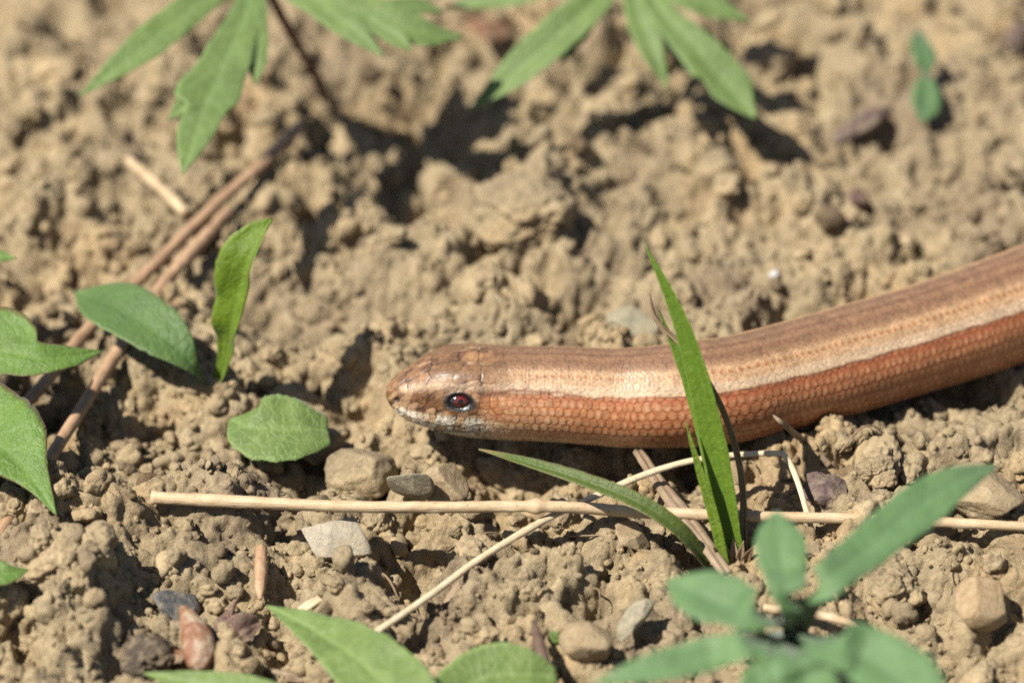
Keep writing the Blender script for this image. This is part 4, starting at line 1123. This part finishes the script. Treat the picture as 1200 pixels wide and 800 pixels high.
    labm = smooth(-4, 2, QY - np.interp(QX, [452, 462, 480, 500, 530, 560, 600, 660], [480, 474, 483, 486, 490, 492, 498, 508])) 
    lor = lerp(lor, lab * 1.35, labm)
    jaw = np.tile(C3(244, 224, 188), SS.shape + (1,))
    jaw = lerp(jaw, C3(110, 84, 60), smooth(0.1, 0.5, nzs) * 0.6)
    lor = lerp(lor, jaw, smooth(0, 3, QY - my - 1) * (1 - smooth(558, 590, QX)))
    hc = lerp(hc, lor, lowm)
    hc = lerp(hc, C3(62, 40, 28), hedge * np.where(side > 0.5, 0.45, 0.35 + 0.5 * smooth(-0.4, 0.4, nzs)) * (1 - labm * lat))
    hc = hc * (0.80 + 0.4 * hid)[..., None]
    hc = lerp(hc, C3(214, 178, 136), hedge * (1 - side) * smooth(0.15, 0.5, fbm2(SS * 0.6, PP * 3, 2, 68)) * 0.7)
    hc = hc * (1 + 0.45 * nzf + 0.25 * fbm2(SS * 2.4, RR * PP * 2.4, 3, 69))[..., None]
    hc = lerp(hc, C3(40, 26, 20), np.clip(ml, 0, 1) * 0.8)
    hc = lerp(hc, C3(34, 24, 20), (1 - smooth(0.55, 1.05, nr)) * 0.9 * lat)
    # temple streak behind the eye runs into the body's dark line
    tl_ = np.interp(QX, [552, 575, 600, 640, 700], [468, 462, 457, 459, 463])
    streak = np.exp(-((QY - tl_ - 1.0 * nzs) / 2.2) ** 2) * smooth(552, 566, QX) * (1 - smooth(640, 690, QX))
    colr = lerp(bodyc, hc, head)
    colr = lerp(colr, C3(120, 62, 34), streak * 0.75 * lat)
    colr = lerp(colr, C3(30, 24, 22), (1 - smooth(0.98, 1.35, er + 0.25 * nzs)) * lat)
    colr = lerp(colr, C3(196, 190, 180), np.exp(-((er - 1.16) / 0.06) ** 2) * smooth(0.1, 0.6, ey + 0.5 * nzs) * 0.7 * lat)
    colr = lerp(colr, C3(60, 52, 48), np.exp(-((er - 1.10) / 0.10) ** 2) * smooth(0.1, -0.4, ey) * 0.7 * lat)
    colr = np.clip(colr * 0.56, 0.003, 0.9)
    V = np.vstack([pos.reshape(-1, 3), C[:1] - T[:1] * 0.05, C[-1:]])
    i = np.arange(n - 1)[:, None]; j = np.arange(k)[None, :]; j2 = (j + 1) % k
    Q = np.stack([i * k + j, (i + 1) * k + j, (i + 1) * k + j2, i * k + j2], -1).reshape(-1, 4)
    jj = np.arange(k)
    A0 = np.stack([np.full(k, n * k), jj, (jj + 1) % k], -1)
    A1 = np.stack([np.full(k, n * k + 1), (n - 1) * k + (jj + 1) % k, (n - 1) * k + jj], -1)
    Tr = np.vstack([Q[:, [0, 1, 2]], Q[:, [0, 2, 3]], A0, A1])
    cc = np.vstack([colr.reshape(-1, 3), colr[0].mean(0)[None], colr[-1].mean(0)[None]])
    print("worm verts", len(V))
    # where the eye sits
    er2 = np.where((PP > 0), er, 9); w = np.unravel_index(np.argmin(er2), er2.shape)
    eye_base = C[w[0]] + (S[w[0]] * cy[w] + N[w[0]] * cz[w]) * rad[w]
    eye_n = unit(S[w[0]] * cy[w] + N[w[0]] * cz[w]); 
    return V, Tr, cc, C[w[0]], eye_base, eye_n, T[w[0]], S[w[0]]

V, Tr, cc, eye_c, eye_p, eye_n, eye_t, eye_s = build_worm()
mw, nt, bs = new_mat("slow_worm_skin")
nt.links.new(attr(nt, "pig", "Color"), bs.inputs["Base Color"])
bs.inputs["Roughness"].default_value = 0.43
bs.inputs["Specular IOR Level"].default_value = 0.5
bs.inputs["Coat Weight"].default_value = 0.18
bs.inputs["Coat Roughness"].default_value = 0.22
bs.inputs["Subsurface Weight"].default_value = 0.05
bs.inputs["Subsurface Radius"].default_value = (0.0008, 0.0004, 0.0002)
vv = coords(nt)
bump(nt, bs, nnoise(nt, vv, 3.2, 4, 0.65), 0.06, 0.8)
worm_root = thing("slow_worm", "copper-brown legless lizard with cream back stripe and red eye lying on soil", "lizard", [AX[7][0], AX[7][1], 0.5])
put(link("body", mesh_np("body", V, Tr, {"pig": cc}), mw), worm_root)

def eye_mat():
    m, nt, b = new_mat("slow_worm_eye")
    nt.links.new(attr(nt, "pig", "Color"), b.inputs["Base Color"])
    b.inputs["Roughness"].default_value = 0.12
    b.inputs["Coat Weight"].default_value = 1.0; b.inputs["Coat Roughness"].default_value = 0.03
    return m
ME = eye_mat()
for sgn in (1, -1):
    side = eye_s * sgn
    nn = eye_n.copy(); bp = eye_p.copy()
    if sgn < 0:
        nn = nn - 2 * (nn @ eye_s) * eye_s; bp = eye_c + (bp - eye_c) - 2 * ((bp - eye_c) @ eye_s) * eye_s
    Vs, Fs = ico(5)
    t_ = unit(eye_t - nn * (eye_t @ nn)); u_ = np.cross(nn, t_)
    L = Vs * np.array([1.36, 0.86, 0.80])     # along the head, upwards, outwards
    Wd = bp - nn * 0.64 + L[:, :1] * t_ + L[:, 1:2] * u_ + L[:, 2:3] * nn
    q = np.hypot(L[:, 0] - 0.06, L[:, 1])
    nzr = fbm3(Vs * 6, 3, 4)
    pc = np.zeros((len(q), 3)) + np.array(srgb(30, 26, 26))
    iris = (q < 0.76 + 0.03 * nzr)
    pc[iris] = np.array(srgb(84, 24, 18)) * (1 + 0.5 * nzr[iris])[:, None]
    ring = (q > 0.62) & iris; pc[ring] = np.array(srgb(64, 18, 16))
    pc[q < 0.36 + 0.02 * nzr] = (0.003, 0.003, 0.003)
    gl = (q > 0.36) & (q < 0.41); pc[gl] = np.array(srgb(110, 42, 30))
    put(link("eye", mesh_np("eye", Wd, Fs, {"pig": np.clip(pc, 0.002, 0.8)}), ME), worm_root)
